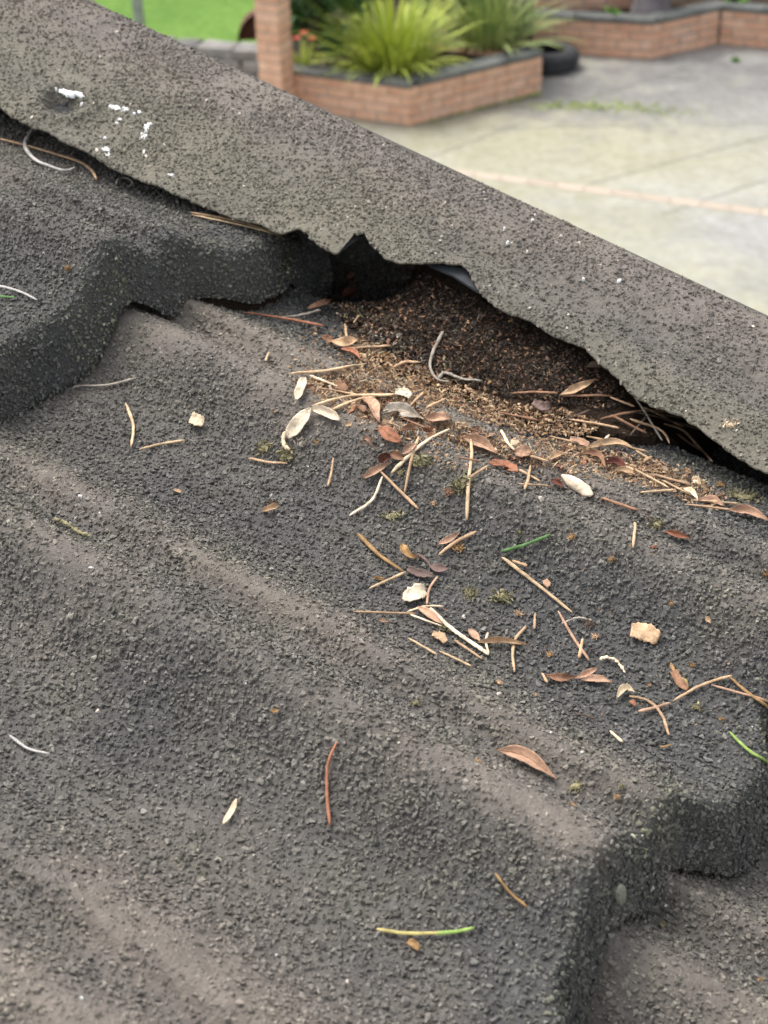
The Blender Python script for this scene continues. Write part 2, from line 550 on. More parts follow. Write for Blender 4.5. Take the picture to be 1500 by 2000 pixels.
# ------------------------------------------------------------------ the barge cap
CAP_E = np.array([0.214018, 0.0232832]); CAP_T = np.array([0.304715, 0.0508705])
CAP_L = np.linalg.norm(CAP_T - CAP_E); CAP_D = (CAP_T - CAP_E) / CAP_L
def cap_plane(c, d):
    return CAP_E[1] + (np.asarray(c) - CAP_E[0]) * CAP_D[1] / CAP_D[0]
EDGE_PX = [(-160, 140), (-60, 182), (0, 207), (9, 218), (23, 227), (42, 241), (63, 253), (89, 257), (100, 264), (131, 281), (163, 295), (189, 311), (215, 330), (245, 344), (299, 365), (350, 386), (370, 392), (415, 405), (450, 421), (500, 441), (545, 461), (556, 459), (580, 450), (603, 463), (620, 480), (653, 497), (662, 494), (670, 467), (679, 460), (710, 457), (727, 477), (753, 500), (773, 512), (807, 515), (850, 518), (900, 521), (914, 533), (930, 564), (960, 594), (1000, 612), (1036, 624), (1072, 652), (1112, 668), (1140, 680), (1172, 712), (1204, 736), (1236, 768), (1280, 792), (1332, 808), (1368, 832), (1396, 856), (1432, 884), (1468, 908), (1500, 924), (1600, 985), (1760, 1070)]
_e = np.array([hit(x, y, cap_plane) for x, y in EDGE_PX])
_e = _e[:, :2]
_e = np.concatenate([[(_e[0, 0], -0.98)], _e, [(_e[-1, 0], 0.26)]], 0)
_al = np.concatenate([[0], np.cumsum(np.linalg.norm(np.diff(_e, axis=0), axis=1))])
_as = np.arange(0, _al[-1], 0.0011)
EC = np.interp(_as, _al, _e[:, 0]); ED = np.interp(_as, _al, _e[:, 1])
EC = EC + 0.0008 * fbm(_as * 260, _as * 0, 61, 3) + 0.0005 * fbm(_as * 900, _as * 0, 62, 2)
_k = np.hanning(61); _k /= _k.sum()
EDS = np.convolve(np.pad(ED, 30, mode='reflect', reflect_type='odd'), _k, 'valid')      # crown end of each rib
EDS = np.maximum.accumulate(EDS + np.arange(len(EDS)) * 1e-7)

def cap_section(s):
    """s = 0 at the nominal lower edge, 1 at the crown, beyond that over the far side"""
    pts = np.array([(0.14, 0.0), (0.214, 0.0233), (0.250, 0.0345), (0.275, 0.0412), (0.292, 0.0444), (0.306, 0.0450), (0.315, 0.0435), (0.322, 0.0400), (0.327, 0.034), (0.330, 0.022), (0.331, -0.11)])
    pts[0, 1] = CAP_E[1] + (0.14 - CAP_E[0]) * CAP_D[1] / CAP_D[0]
    return pts
CAPP = cap_section(0)
def cap_n(c):
    return np.interp(c, CAPP[:9, 0], CAPP[:9, 1])

def cap_dents(c, d, e):
    v = 0.0016 * fbm(c * 35, d * 12, 81, 3)
    v = v - 0.0030 * np.exp(-((c - 0.262) / 0.016) ** 2) * sstep(-0.30, -0.16, d)         # long shallow crease on the right
    v = v + 0.0025 * np.exp(-((c - 0.240) / 0.012) ** 2) * sstep(-0.30, -0.16, d)
    v = v * sstep(-0.001, 0.010, e)
    return v + 0.0020 * np.exp(-(e / 0.007) ** 2) * fbm(d * 30, d * 0, 83, 2)

cap_t = thing('barge_cap', 'long olive-grey stone-coated barge cap with ragged lower edge along the roof verge', 'roof capping', None, tuple(W(0.28, -0.2, 0.04)))
tt_ = np.concatenate([np.linspace(0, 0.12, 10, endpoint=False), np.linspace(0.12, 1, 52)])
ce, dd = EC, ED
Cc = ce[:, None] + tt_[None, :] * (0.314 - ce[:, None])
Dc = ED[:, None] + sstep(0, 0.45, tt_)[None, :] * (EDS - ED)[:, None]
sec = np.array([(c_, np.interp(c_, CAPP[:9, 0], CAPP[:9, 1])) for c_ in np.linspace(0.12, 0.328, 220)])
ker = np.exp(-(np.arange(-12, 13) / 6.0) ** 2); ker /= ker.sum()
sn = np.convolve(np.pad(sec[:, 1], 12, mode='edge'), ker, 'valid')
Nc = np.interp(Cc, sec[:, 0], sn) + cap_dents(Cc, Dc, Cc - ce[:, None])
DENT = hit(124, 200, cap_plane)
_q = ((Cc - DENT[0]) / 0.010) ** 2 + ((Dc - DENT[1]) / 0.012) ** 2
Nc = Nc - 0.010 * np.exp(-_q * 1.6) + 0.003 * np.exp(-((np.sqrt(_q) - 1.4) / 0.5) ** 2)
Gc = W(Cc, Dc, Nc)
far = [W(np.full(len(dd), c_), EDS, np.full(len(dd), n_)) for c_, n_ in ((0.320, 0.0408), (0.325, 0.0365), (0.3285, 0.029), (0.330, 0.020), (0.331, -0.11))]
und = [W(ce + 0.0004, dd, Nc[:, 0] - 0.0010), W(ce + 0.0025, dd, Nc[:, 0] - 0.0004), W(ce + 0.03, dd, Nc[:, 0] + 0.0025)]
GA = np.concatenate([und[2][:, None], und[1][:, None], und[0][:, None], Gc] + [f_[:, None] for f_ in far], 1)
TA = np.zeros(GA.shape[:2] + (3,))
CA = np.concatenate([ce[:, None], ce[:, None], ce[:, None], Cc, np.full((len(dd), 5), 0.33)], 1)
DA = np.repeat(EDS[:, None], CA.shape[1], 1)
def cap_tint(C_, D_, rnd=None):
    z = np.zeros(np.shape(C_) + (3,))
    nz = fbm(np.asarray(C_) * 40, np.asarray(D_) * 18, 90, 3)
    z[..., 0] = np.clip(0.66 + 0.28 * nz + 0.20 * sstep(0.25, 0.31, C_), 0, 1)
    blue = np.clip(np.exp(-((np.asarray(C_) - 0.258) / 0.016) ** 2) * sstep(-0.30, -0.15, D_) * (0.6 + 0.9 * nz), 0, 1)
    z[..., 0] *= 1 - 0.65 * blue
    z[..., 1] = 0.51 + 0.10 * fbm(np.asarray(C_) * 90, np.asarray(D_) * 90, 97, 3)
    z[..., 2] = np.clip(0.34 * (1 - sstep(0.23, 0.30, C_)) + 0.14 * nz, 0, 0.8) * (1 - blue)
    return z
TA[:] = cap_tint(CA, DA)
TA[:, -5:] = (0.1, 0.25, 0)  # inner far leg toned dark so the gap looks shaded
TA[:, :2] = (0, 0.25, 0)  # underside shade under the cap edge put into its tone
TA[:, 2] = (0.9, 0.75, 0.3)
loc = np.array(cap_t.location)
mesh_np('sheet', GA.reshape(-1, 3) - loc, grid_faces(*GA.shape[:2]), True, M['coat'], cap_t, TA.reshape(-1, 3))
def cap_tf(r, c, n):
    r0 = np.clip(r.astype(int), 0, Cc.shape[0] - 1); q0 = np.clip(c.astype(int), 0, Cc.shape[1] - 1)
    z = cap_tint(Cc[r0, q0], Dc[r0, q0])
    z[:, 0] *= RNG.uniform(0.7, 1.05, n)
    z[:, 1] = 0.59 * RNG.lognormal(0, 0.22, n)
    wh = RNG.random(n) < 0.006
    z[wh] = (1, 1.9, 0)
    return z
def cap_keep(r, c):
    r0 = np.clip(r.astype(int), 0, Cc.shape[0] - 1); q0 = np.clip(c.astype(int), 0, Cc.shape[1] - 1)
    return np.clip(0.74 + 0.8 * fbm(Cc[r0, q0] * 45, Dc[r0, q0] * 45, 95, 3), 0.12, 1)
ch = scatter_chips('stone_chips', Gc, 190000, cap_tf, cap_t, 0.0010, 0.0034, 0.0018, cap_keep, lambda r, c: np.full(len(r), 0.15))
ch.data.transform(Matrix.Translation(-cap_t.location))

# ------------------------------------------------------------------ the yard below
ZG = -4.6
def mat_patio():
    k = NT('mossy_concrete')
    P = k.pos()
    n1 = k.noise(0.55, 5, P, 0.6); n2 = k.noise(2.2, 5, P, 0.65); n3 = k.noise(14, 4, P)
    def spot(x, y, r0, r1, w=1.2):
        c = at(x, y, ZG)
        nd = k.n('ShaderNodeVectorMath', operation='DISTANCE'); k.l(P, nd.inputs[0]); nd.inputs[1].default_value = c
        q = k.math('ADD', nd.outputs['Value'], k.math('MULTIPLY', k.math('SUBTRACT', n2, 0.5), w * 4))
        mr = k.n('ShaderNodeMapRange', interpolation_type='SMOOTHSTEP')
        k.l(q, mr.inputs[0]); mr.inputs[1].default_value = r0; mr.inputs[2].default_value = r1; mr.inputs[3].default_value = 1.0; mr.inputs[4].default_value = 0.0
        return mr.outputs[0]
    c = k.ramp(n2, [(0.3, (.19, .188, .18)), (0.7, (.40, .40, .39))])
    moss = k.ramp(n1, [(0.36, 0.0), (0.56, 1.0)])
    c = k.mix(k.math('MULTIPLY', moss, 0.8), c, (.27, .258, .135))
    c = k.mix(k.ramp(k.noise(1.15, 6, P, 0.7), [(0.40, 0.55), (0.52, 0.0)]), c, (.17, .168, .155))
    c = k.mix(k.math('MULTIPLY', spot(1060, 270, 0.6, 2.6), 0.75), c, (.265, .25, .115))      # moss film in front of the planter
    c = k.mix(k.math('MULTIPLY', spot(1150, 170, 0.3, 1.6, 0.8), 0.9), c, (.11, .107, .107))    # oil-dark stain by the tyre
    c = k.mix(k.math('MULTIPLY', spot(1420, 185, 0.2, 1.3, 0.8), 0.75), c, (.14, .135, .13))
    c = k.mix(0.3, c, k.ramp(n3, [(0.3, (.2, .19, .17)), (0.7, (.48, .46, .43))]))
    k.bump(n3, 0.3, 0.01)
    return k.fin(c, k.ramp(n2, [(0.3, 0.42), (0.7, 0.68)]), 0.5)
M['patio'] = mat_patio()
def mat_lawn():
    k = NT('lawn_grass'); P = k.pos()
    c = k.ramp(k.noise(0.7, 6, P, 0.65), [(0.32, (.07, .15, .028)), (0.5, (.115, .22, .04)), (0.7, (.17, .27, .06))])
    c = k.mix(0.5, c, k.ramp(k.noise(9, 5, P, 0.7), [(0.3, (.05, .12, .02)), (0.7, (.19, .30, .07))]))
    k.bump(k.noise(60, 3, P), 0.6, 0.03)
    return k.fin(c, 0.95, 0.1)
M['lawn'] = mat_lawn()
def mat_brick():
    k = NT('orange_red_brick')
    r = k.n('ShaderNodeObjectInfo').outputs['Random']
    c = k.ramp(r, [(0.0, (.58, .28, .17)), (0.5, (.68, .37, .235)), (0.85, (.74, .46, .32)), (1.0, (.64, .42, .32))])
    n = k.noise(9, 5, k.pos())
    c = k.mix(0.6, c, k.ramp(n, [(0.3, (.54, .30, .19)), (0.7, (.76, .52, .38))]))
    k.bump(k.noise(60, 3, k.pos()), 0.3, 0.004)
    return k.fin(c, 0.85, 0.2)
M['brick'] = mat_brick()
M['mortar'] = mat_plain('mortar', (.26, .22, .18), (.38, .34, .29), 20, 0.9, 0.2)
M['coping'] = mat_plain('grey_coping', (.10, .105, .10), (.19, .195, .18), 5, 0.85, 0.25, 0.2, 0.01, rnd=0.2)
M['stone'] = mat_plain('grey_walling_stone', (.16, .15, .145), (.34, .32, .30), 6, 0.9, 0.2, 0.3, 0.02, rnd=0.45)
M['soil'] = mat_plain('dark_soil', (.03, .022, .016), (.07, .05, .035), 12, 0.95, 0.1, 0.5, 0.03)
M['rubber'] = mat_plain('weathered_rubber', (.022, .022, .025), (.06, .06, .062), 12, 0.7, 0.4, rnd=0)
M['rust'] = mat_plain('rusty_sheet', (.075, .028, .018), (.16, .07, .045), 6, 0.85, 0.3)
M['timber'] = mat_plain('weathered_timber', (.26, .27, .25), (.42, .43, .40), 8, 0.9, 0.2)
M['ptimber'] = mat_plain('lichened_timber', (.36, .34, .27), (.55, .52, .42), 8, 0.9, 0.2)
M['dkpost'] = mat_plain('dark_steel_post', (.02, .03, .028), (.04, .05, .045), 8, 0.6, 0.4)
M['strap'] = mat_plain('lime_strap_leaf', (.26, .35, .04), (.52, .56, .10), 6, 0.6, 0.35, rnd=0)
M['strap2'] = mat_plain('greygreen_strap_leaf', (.16, .24, .07), (.40, .44, .16), 6, 0.6, 0.35)
M['leafd'] = mat_plain('dark_shrub_leaf', (.02, .065, .018), (.07, .15, .035), 9, 0.6, 0.35)
M['leafp'] = mat_plain('dull_purple_shrub_leaf', (.11, .085, .08), (.24, .20, .17), 9, 0.7, 0.25)
M['leafg'] = mat_plain('fresh_weed_leaf', (.08, .20, .03), (.20, .36, .06), 15, 0.7, 0.3)
M['flower'] = mat_plain('red_flower', (.6, .06, .04), (.8, .2, .15), 9, 0.6, 0.3)
M['trunk'] = mat_plain('grey_bark', (.12, .105, .11), (.25, .22, .22), 7, 0.9, 0.2, 0.4, 0.02)

def ground_poly(name, pts, z, mat):
    o = mesh_py(name, [(p[0], p[1], z) for p in pts], [list(range(len(pts)))], mat)
    return tag(o, kind='structure')

ground_poly('lawn', [(-260, -260), (260, -260), (260, 260), (-260, 260)], ZG - 0.05, M['lawn'])
_pp = [at(-900, 260, ZG), at(330, 110, ZG), at(520, 100, ZG), at(1040, 40, ZG), at(1120, -90, ZG), at(1700, -90, ZG), at(3800, 200, ZG)]
_near = [Vector((14, -12, ZG)), Vector((-16, -12, ZG))]
patio = ground_poly('patio', [(p.x, p.y) for p in _pp] + [(p.x, p.y) for p in _near], ZG, M['patio'])

def brick_mesh(l, h, w, name='brick', j=0.004, seed=0):
    """box with chamfered, slightly uneven arrises"""
    rr = random.Random(seed)
    import bmesh
    bm = bmesh.new()
    bmesh.ops.create_cube(bm, size=1)
    for v in bm.verts:
        v.co = Vector((v.co.x * l + rr.uniform(-j, j), v.co.y * w + rr.uniform(-j, j) * 0.6, v.co.z * h + rr.uniform(-j, j) * 0.6))
    bmesh.ops.bevel(bm, geom=bm.edges[:], offset=min(h, w, l) * 0.07, segments=1, affect='EDGES')
    me = bpy.data.meshes.new(name)
    bm.to_mesh(me); bm.free()
    return me
BRM = [brick_mesh(0.23, 0.076, 0.11, j=0.007, seed=i) for i in range(7)]
BRH = [brick_mesh(0.11, 0.076, 0.11, seed=i + 9) for i in range(3)]
for m_ in BRM + BRH: m_.materials.append(M['brick'])

def put(name, me, loc, rz, parent, scale=(1, 1, 1), rx=0.0):
    o = bpy.data.objects.new(name, me)
    COL.objects.link(o)
    o.rotation_euler = (rx, 0, rz)
    o.scale = scale
    o.parent = parent
    o.location = Vector(loc) - (parent.location if parent else Vector())
    return o

def box_between(name, a, b, z0, z1, w, mat, parent, off=0.0):
    """upright slab from a to b, its outer face on the line ab, thickness w to the left of ab"""
    a = Vector((a.x, a.y, 0)); b = Vector((b.x, b.y, 0))
    n = Vector((-(b - a).y, (b - a).x, 0)).normalized()
    L0 = parent.location if parent else Vector()
    q = [a + n * off, b + n * off, b + n * w, a + n * w]
    V = [Vector((p.x, p.y, z0)) - L0 for p in q] + [Vector((p.x, p.y, z1)) - L0 for p in q]
    return mesh_py(name, V, [(3, 2, 1, 0), (4, 5, 6, 7), (0, 1, 5, 4), (1, 2, 6, 5), (2, 3, 7, 6), (3, 0, 4, 7)], mat, parent)

def brick_run(parent, a, b, z0, courses, w=0.11):
    """bricks whose outer faces stand on the line ab (body to the left of ab)"""
    a = Vector((a.x, a.y, 0)); b = Vector((b.x, b.y, 0))
    d = (b - a); L = d.length; d.normalize()
    n = Vector((-d.y, d.x, 0)); rz = math.atan2(d.y, d.x)
    for r in range(courses):
        x = 0.0 if r % 2 == 0 else -0.12
        z = z0 + r * 0.086 + 0.043
        while x < L - 0.02:
            l0, l1 = max(x, 0.0), min(x + 0.23, L)
            if l1 - l0 > 0.035:
                full = (l1 - l0) > 0.17
                me = random.choice(BRM) if full else random.choice(BRH)
                sc = (l1 - l0) / (0.23 if full else 0.11)
                c = a + d * ((l0 + l1) / 2) + n * (w / 2 + random.uniform(-0.005, 0.004))
                put('brick', me, (c.x, c.y, z), rz, parent, (sc, 1, 1))
            x += 0.24

def coping_run(parent, a, b, z, w=0.20, slab=0.45, over=0.02):
    a = Vector((a.x, a.y, 0)); b = Vector((b.x, b.y, 0))
    d = (b - a); L = d.length; d.normalize()
    n = Vector((-d.y, d.x, 0)); rz = math.atan2(d.y, d.x)
    k = max(1, round(L / slab)); s = L / k
    me = brick_mesh(s - 0.008, 0.045, w, 'coping_slab', 0.002, int(L * 10))
    me.materials.append(M['coping'])
    for i in range(k):
        c = a + d * (s * (i + 0.5)) + n * (w / 2 - over)
        put('coping_slab', me, (c.x, c.y, z + 0.0225), rz, parent)

# near planter: front corner K, right end R
K = at(800, 247, ZG); R = at(1057, 181, ZG)
dKR = (R - K); dKR.z = 0; dKR.normalize()
NC = 4; PH = NC * 0.086
LK = at(548, 141, ZG + PH); LK.z = ZG
dKL = (LK - K); LKLEN = dKL.length; dKL.normalize()
near_pl = thing('brick_planter', 'low orange brick planter full of lime strap-leaved plants', 'planter', 'brick planters', tuple(K))
BACK = R + dKL * LKLEN
box_between('mortar_core', LK, K, ZG, ZG + PH, 0.105, M['mortar'], near_pl, 0.007)
box_between('mortar_core', K + dKR * 0.02, R, ZG, ZG + PH - 0.001, 0.105, M['mortar'], near_pl, 0.007)
brick_run(near_pl, LK, K, ZG, NC)
brick_run(near_pl, K + dKR * 0.004, R, ZG, NC)
brick_run(near_pl, R - dKR * 0.0 + dKL * 0.115, BACK, ZG, NC)
coping_run(near_pl, LK, K - dKL * 0.02, ZG + PH)
coping_run(near_pl, K + dKR * 0.1, R, ZG + PH + 0.002)
_so = [LK + dKR * 0.1, K + dKL * 0.1 + dKR * 0.1, R + dKL * 0.1, BACK]
mesh_py('soil', [Vector((p.x, p.y, ZG + PH - 0.03)) - near_pl.location for p in _so], [(0, 1, 2, 3)], M['soil'], near_pl)

_gb = [LK + dKL * 0.3, LK, BACK, R + dKL * 0.06, at(1035, 62, ZG), at(1035, -90, ZG), at(470, -90, ZG), at(520, 60, ZG)]
ground_poly('garden_bed', [(p.x, p.y) for p in _gb], ZG + 0.006, M['soil'])

# far planter
K2 = at(1271, 117, ZG); L2 = at(1040, 103, ZG); M2 = at(1402, 87, ZG); R2 = at(1640, 110, ZG)
far_pl = thing('brick_planter', 'farther brick planter with grey coping stepping round two corners behind the patio', 'planter', 'brick planters', tuple(K2))
box_between('mortar_core', L2, K2, ZG, ZG + PH, 0.105, M['mortar'], far_pl, 0.007)
_d2 = (M2 - K2); _d2.z = 0; _d2.normalize()
box_between('mortar_core', K2 + _d2 * 0.02, M2, ZG, ZG + PH - 0.001, 0.105, M['mortar'], far_pl, 0.007)
_d3 = (R2 - M2); _d3.z = 0; _d3.normalize()
box_between('mortar_core', M2 + _d3 * 0.01, R2, ZG, ZG + PH - 0.002, 0.105, M['mortar'], far_pl, 0.007)
brick_run(far_pl, L2, K2, ZG, NC); brick_run(far_pl, K2 + _d2 * 0.004, M2, ZG, NC); brick_run(far_pl, M2 + _d3 * 0.012, R2, ZG, NC)
_dl = (K2 - L2).normalized()
coping_run(far_pl, L2, K2 + _dl * 0.02, ZG + PH); coping_run(far_pl, K2 + _d2 * 0.06, M2 + _d2 * 0.1, ZG + PH + 0.002); coping_run(far_pl, M2 + _d3 * 0.03, R2, ZG + PH)
_bk = Vector((FWD[0], FWD[1], 0)).normalized()
_so = [L2 + _bk * 0.1, K2 + _bk * 0.14, M2 + _bk * 0.12, R2 + _bk * 0.1, R2 + _bk * 2.2, L2 + _bk * 1.6]
mesh_py('soil', [Vector((p.x, p.y, ZG + PH - 0.03)) - far_pl.location for p in _so], [tuple(range(6))], M['soil'], far_pl)

# brick pillar at the left end of the near planter
def prism(name, c, rz, lx, ly, z0, z1, mat, parent=None):
    L0 = parent.location if parent else Vector()
    ca, sa = math.cos(rz), math.sin(rz)
    q = [(-lx / 2, -ly / 2), (lx / 2, -ly / 2), (lx / 2, ly / 2), (-lx / 2, ly / 2)]
    V = [Vector((c.x + x * ca - y * sa, c.y + x * sa + y * ca, z)) - L0 for z in (z0, z1) for x, y in q]
    return mesh_py(name, V, [(3, 2, 1, 0), (4, 5, 6, 7), (0, 1, 5, 4), (1, 2, 6, 5), (2, 3, 7, 6), (3, 0, 4, 7)], mat, parent)
PB = at(545, 226, ZG)
prz = math.atan2(dKL.y, dKL.x)
pil = thing('brick_pillar', 'tall square orange brick pillar at the left of the near planter', 'pillar', None, tuple(PB))
prism('mortar_core', PB, prz, 0.215, 0.215, ZG, ZG + 2.1, M['mortar'], pil)
for r_ in range(24):
    z_ = ZG + r_ * 0.086 + 0.043
    ax = Vector((math.cos(prz), math.sin(prz), 0)); ay = Vector((-ax.y, ax.x, 0))
    u_, v_ = (ax, ay) if r_ % 2 == 0 else (ay, ax)
    for s_ in (-1, 1):
        c_ = PB + v_ * (s_ * 0.0585)
        put('brick', random.choice(BRM), (c_.x, c_.y, z_), prz + (0 if r_ % 2 == 0 else math.pi / 2), pil)

# dry stone wall left of the pillar
SA = at(515, 93, ZG + 0.45); SB = at(352, 80, ZG + 0.45)
sw = thing('stone_wall', 'low wall of stacked grey stones between the lawn and the pillar', 'wall', None, (SA.x, SA.y, ZG))
_ds = (SB - SA); _ds.z = 0; _ls = _ds.length; _ds.normalize()
_ns = Vector((-_ds.y, _ds.x, 0)); _srz = math.atan2(_ds.y, _ds.x)
SM = []
for i in range(6):
    me = brick_mesh(0.30, 0.108, 0.24, 'stone', 0.018, 40 + i); me.materials.append(M['stone']); SM.append(me)
for r_ in range(4):
    x_ = -0.1 - 0.13 * (r_ % 2)
    while x_ < _ls + 0.3:
        l_ = random.uniform(0.2, 0.38)
        c_ = SA + _ds * (x_ + l_ / 2) + _ns * random.uniform(-0.02, 0.02)
        put('stone', random.choice(SM), (c_.x, c_.y, ZG + 0.055 + r_ * 0.112), _srz + random.uniform(-.03, .03), sw, (l_ / 0.31, 1, 1.0))
        x_ += l_ + 0.008

# rusty curved sheet standing behind the stone wall
def rusty():
    base = at(513, 98, ZG + 0.10)
    rt = Vector((RGT[0], RGT[1], 0)).normalized(); bk = Vector((FWD[0], FWD[1], 0)).normalized()
    o = thing('rusty_drum_half', 'rust-brown half-round metal sheet standing behind the stone wall beside the pillar', 'rusty metal', None, (base.x, base.y, ZG))
    V, Fs = [], []
    n = 22; Rr = 0.27
    for dep, rr in ((0.0, Rr), (0.0, Rr - 0.018), (0.22, Rr), (0.22, Rr - 0.018)):
        for i in range(n + 1):
            a = math.pi * i / n
            V.append(rt * (math.cos(a) * rr) + bk * (dep + 0.3) + Vector((0, 0, 0.09 + math.sin(a) * rr * 1.1)))
    m = n + 1
    for i in range(n):
        Fs += [(i, i + 1, m + i + 1, m + i), (i, i + 1, 2 * m + i + 1, 2 * m + i), (m + i, m + i + 1, 3 * m + i + 1, 3 * m + i)]
    mesh_py('rim', V, Fs, M['rust'], o, True)
    V = [rt * (math.cos(math.pi * i / n) * Rr * 0.97) + bk * 0.40 + Vector((0, 0, 0.09 + math.sin(math.pi * i / n) * Rr * 1.06)) for i in range(n + 1)]
    V += [v + bk * 0.012 for v in V]
    Fs = [tuple(range(n + 1)), tuple(range(2 * n + 1, n, -1))]
    mesh_py('end_plate', V, Fs, M['rust'], o)
    for s_ in (-1, 1):
        q = [rt * (s_ * Rr * 0.95 + dx) + bk * (0.31 + dy) for dx, dy in ((-.012, 0), (.012, 0), (.012, .02), (-.012, .02))]
        V = [p + Vector((0, 0, z)) for z in (0, 0.1) for p in q]
        mesh_py('leg', V, [(0, 1, 5, 4), (1, 2, 6, 5), (2, 3, 7, 6), (3, 0, 4, 7), (4, 5, 6, 7)], M['rust'], o)
rusty()

# posts
def post(label, px, w, ground_y, h, mat, name='timber_post'):
    b = at(px, ground_y, ZG)
    bm_me = brick_mesh(w, h, w, name, 0.004, int(px)); bm_me.materials.append(mat)
    o = bpy.data.objects.new(name, bm_me); COL.objects.link(o)
    o.location = (b.x, b.y, ZG + h / 2 - 0.05); o.rotation_euler = (0, 0, PS * 0 + 0.5)
    return tag(o, label, 'post')
post('weathered grey timber post standing on the lawn at the upper left', 275, 0.095, 70, 1.3, M['timber'])
post('slim dark post rising just left of the brick pillar', 511, 0.045, 105, 1.6, M['dkpost'], 'steel_post')
post('pale lichen-stained post between the plants and the far planter', 1019, 0.10, 92, 1.3, M['ptimber'])
post('thin dark green post beside the pale post', 1036, 0.05, 96, 1.3, M['dkpost'], 'steel_post')

# brick house wall behind the far planter
HA = at(1046, 84, ZG); HB = HA + Vector((RGT[0], RGT[1], 0)).normalized() * 1.35 + _bk * 0.1
hw = thing('brick_wall', 'pinkish brick wall standing behind the far planter', 'wall', None, tuple(HA))
box_between('mortar_core', HA, HB, ZG, ZG + 11 * 0.086, 0.10, M['mortar'], hw, 0.007)
brick_run(hw, HA, HB, ZG, 11)
HC = HB + _bk * 0.5; HD = HC + Vector((RGT[0], RGT[1], 0)).normalized() * 2.6 + _bk * 0.6
hw2 = thing('brick_wall', 'shaded brown brick wall at the back behind the tree trunk', 'wall', None, tuple(HC))
box_between('mortar_core', HC, HD, ZG, ZG + 10 * 0.086, 0.10, M['mortar'], hw2, 0.007)
brick_run(hw2, HC, HD, ZG, 10)

# tyre lying on the patio behind the near planter
def tyre():
    c = at(1068, 131, ZG)
    o = thing('tyre', 'black car tyre lying flat on the patio behind the near planter', 'tyre', None, tuple(c))
    prof = [(0.17, 0.03), (0.19, 0.0), (0.25, -0.0), (0.29, 0.025), (0.30, 0.06), (0.30, 0.13), (0.29, 0.165), (0.25, 0.19), (0.19, 0.19), (0.17, 0.16), (0.20, 0.14), (0.27, 0.12), (0.27, 0.07), (0.20, 0.05)]
    n = 40; m = len(prof); V, Fs = [], []
    for i in range(n):
        a = 2 * math.pi * i / n
        for r, z in prof: V.append((math.cos(a) * r, math.sin(a) * r, z))
    for i in range(n):
        for j in range(m):
            Fs.append((i * m + j, ((i + 1) % n) * m + j, ((i + 1) % n) * m + (j + 1) % m, i * m + (j + 1) % m))
    mesh_py('casing', V, Fs, M['rubber'], o, True)
    V, Fs = [], []
    for i in range(36):
        a0 = 2 * math.pi * i / 36; a1 = a0 + 0.11
        k0 = len(V)
        for z in (0.05, 0.14):
            for a in (a0, a1):
                for r in (0.297, 0.309): V.append((math.cos(a + z) * r, math.sin(a + z) * r, z))
        Fs += [(k0 + 1, k0 + 3, k0 + 7, k0 + 5), (k0, k0 + 1, k0 + 5, k0 + 4), (k0 + 2, k0 + 3, k0 + 7, k0 + 6), (k0, k0 + 1, k0 + 3, k0 + 2), (k0 + 4, k0 + 5, k0 + 7, k0 + 6)]
    mesh_py('tread', V, Fs, M['rubber'], o)
tyre()

# brick edging strip set into the patio
EA = at(905, 338, ZG); EB = at(1560, 424, ZG)
_de = (EB - EA); _le = _de.length; _de.normalize()
M['pbrick'] = mat_plain('faded_edging_brick', (.40, .33, .26), (.50, .42, .34), 4, 0.85, 0.2, rnd=0.15)
EM = brick_mesh(0.225, 0.05, 0.115, 'brick', 0.003, 77); EM.materials.append(M['pbrick'])
for i in range(int(_le / 0.235) + 16):
    c_ = EA + _de * (i * 0.235 - 1.2)
    put('brick', EM, (c_.x, c_.y, ZG - 0.0195), math.atan2(_de.y, _de.x), patio, (1, 1, 1))

# joints between the patio slabs, with moss growing in them
def strip(name, a, b, w, z, mat):
    d = (b - a).normalized(); n = Vector((-d.y, d.x, 0)) * w / 2
    return mesh_py(name, [Vector((p.x, p.y, z)) for p in (a - n, b - n, b + n, a + n)], [(0, 1, 2, 3)], mat, patio)
M['joint'] = mat_plain('dirty_joint', (.22, .215, .19), (.31, .305, .27), 9, 0.95, 0.1)
for (x0, y0, x1, y1) in ((800, 322, 1110, 205), (1110, 205, 1560, 60), (1000, 250, 1560, 240), (1100, 130, 1520, 175), (1290, 420, 1560, 330), (1150, 360, 1560, 250)):
    strip('joint', at(x0, y0, ZG), at(x1, y1, ZG), 0.010, ZG + 0.004, M['joint'])

# plants
def blades(name, base, n, length, spread, mat, parent, wd=0.025, up=(0.45, 1.3), seed=1, droop=1.0):
    rr = random.Random(seed); V, Fs = [], []
    for i in range(n):
        az = rr.uniform(0, 2 * math.pi); el = rr.uniform(*up); L = length * rr.uniform(0.55, 1.1)
        d = Vector((math.cos(az) * math.cos(el), math.sin(az) * math.cos(el), math.sin(el)))
        p = Vector((math.cos(az), math.sin(az), 0)) * rr.uniform(0, spread)
        side = Vector((-math.sin(az), math.cos(az), 0)); k = len(V); seg = 7
        cur = d.copy()
        for j in range(seg + 1):
            t = j / seg; w = wd * (1 - t ** 2.2) * (0.6 + 0.4 * min(1, t * 4)) * 0.5 + 0.0006
            tw = side + Vector((0, 0, 0.35 * math.sin(i)))
            V += [p - tw * w, p + tw * w]
            p = p + cur * (L / seg)
            cur = (cur + Vector((0, 0, -0.30 * droop * t))).normalized()
        for j in range(seg):
            Fs.append((k + 2 * j, k + 2 * j + 1, k + 2 * j + 3, k + 2 * j + 2))
    return mesh_py(name, V, Fs, mat, parent, True)

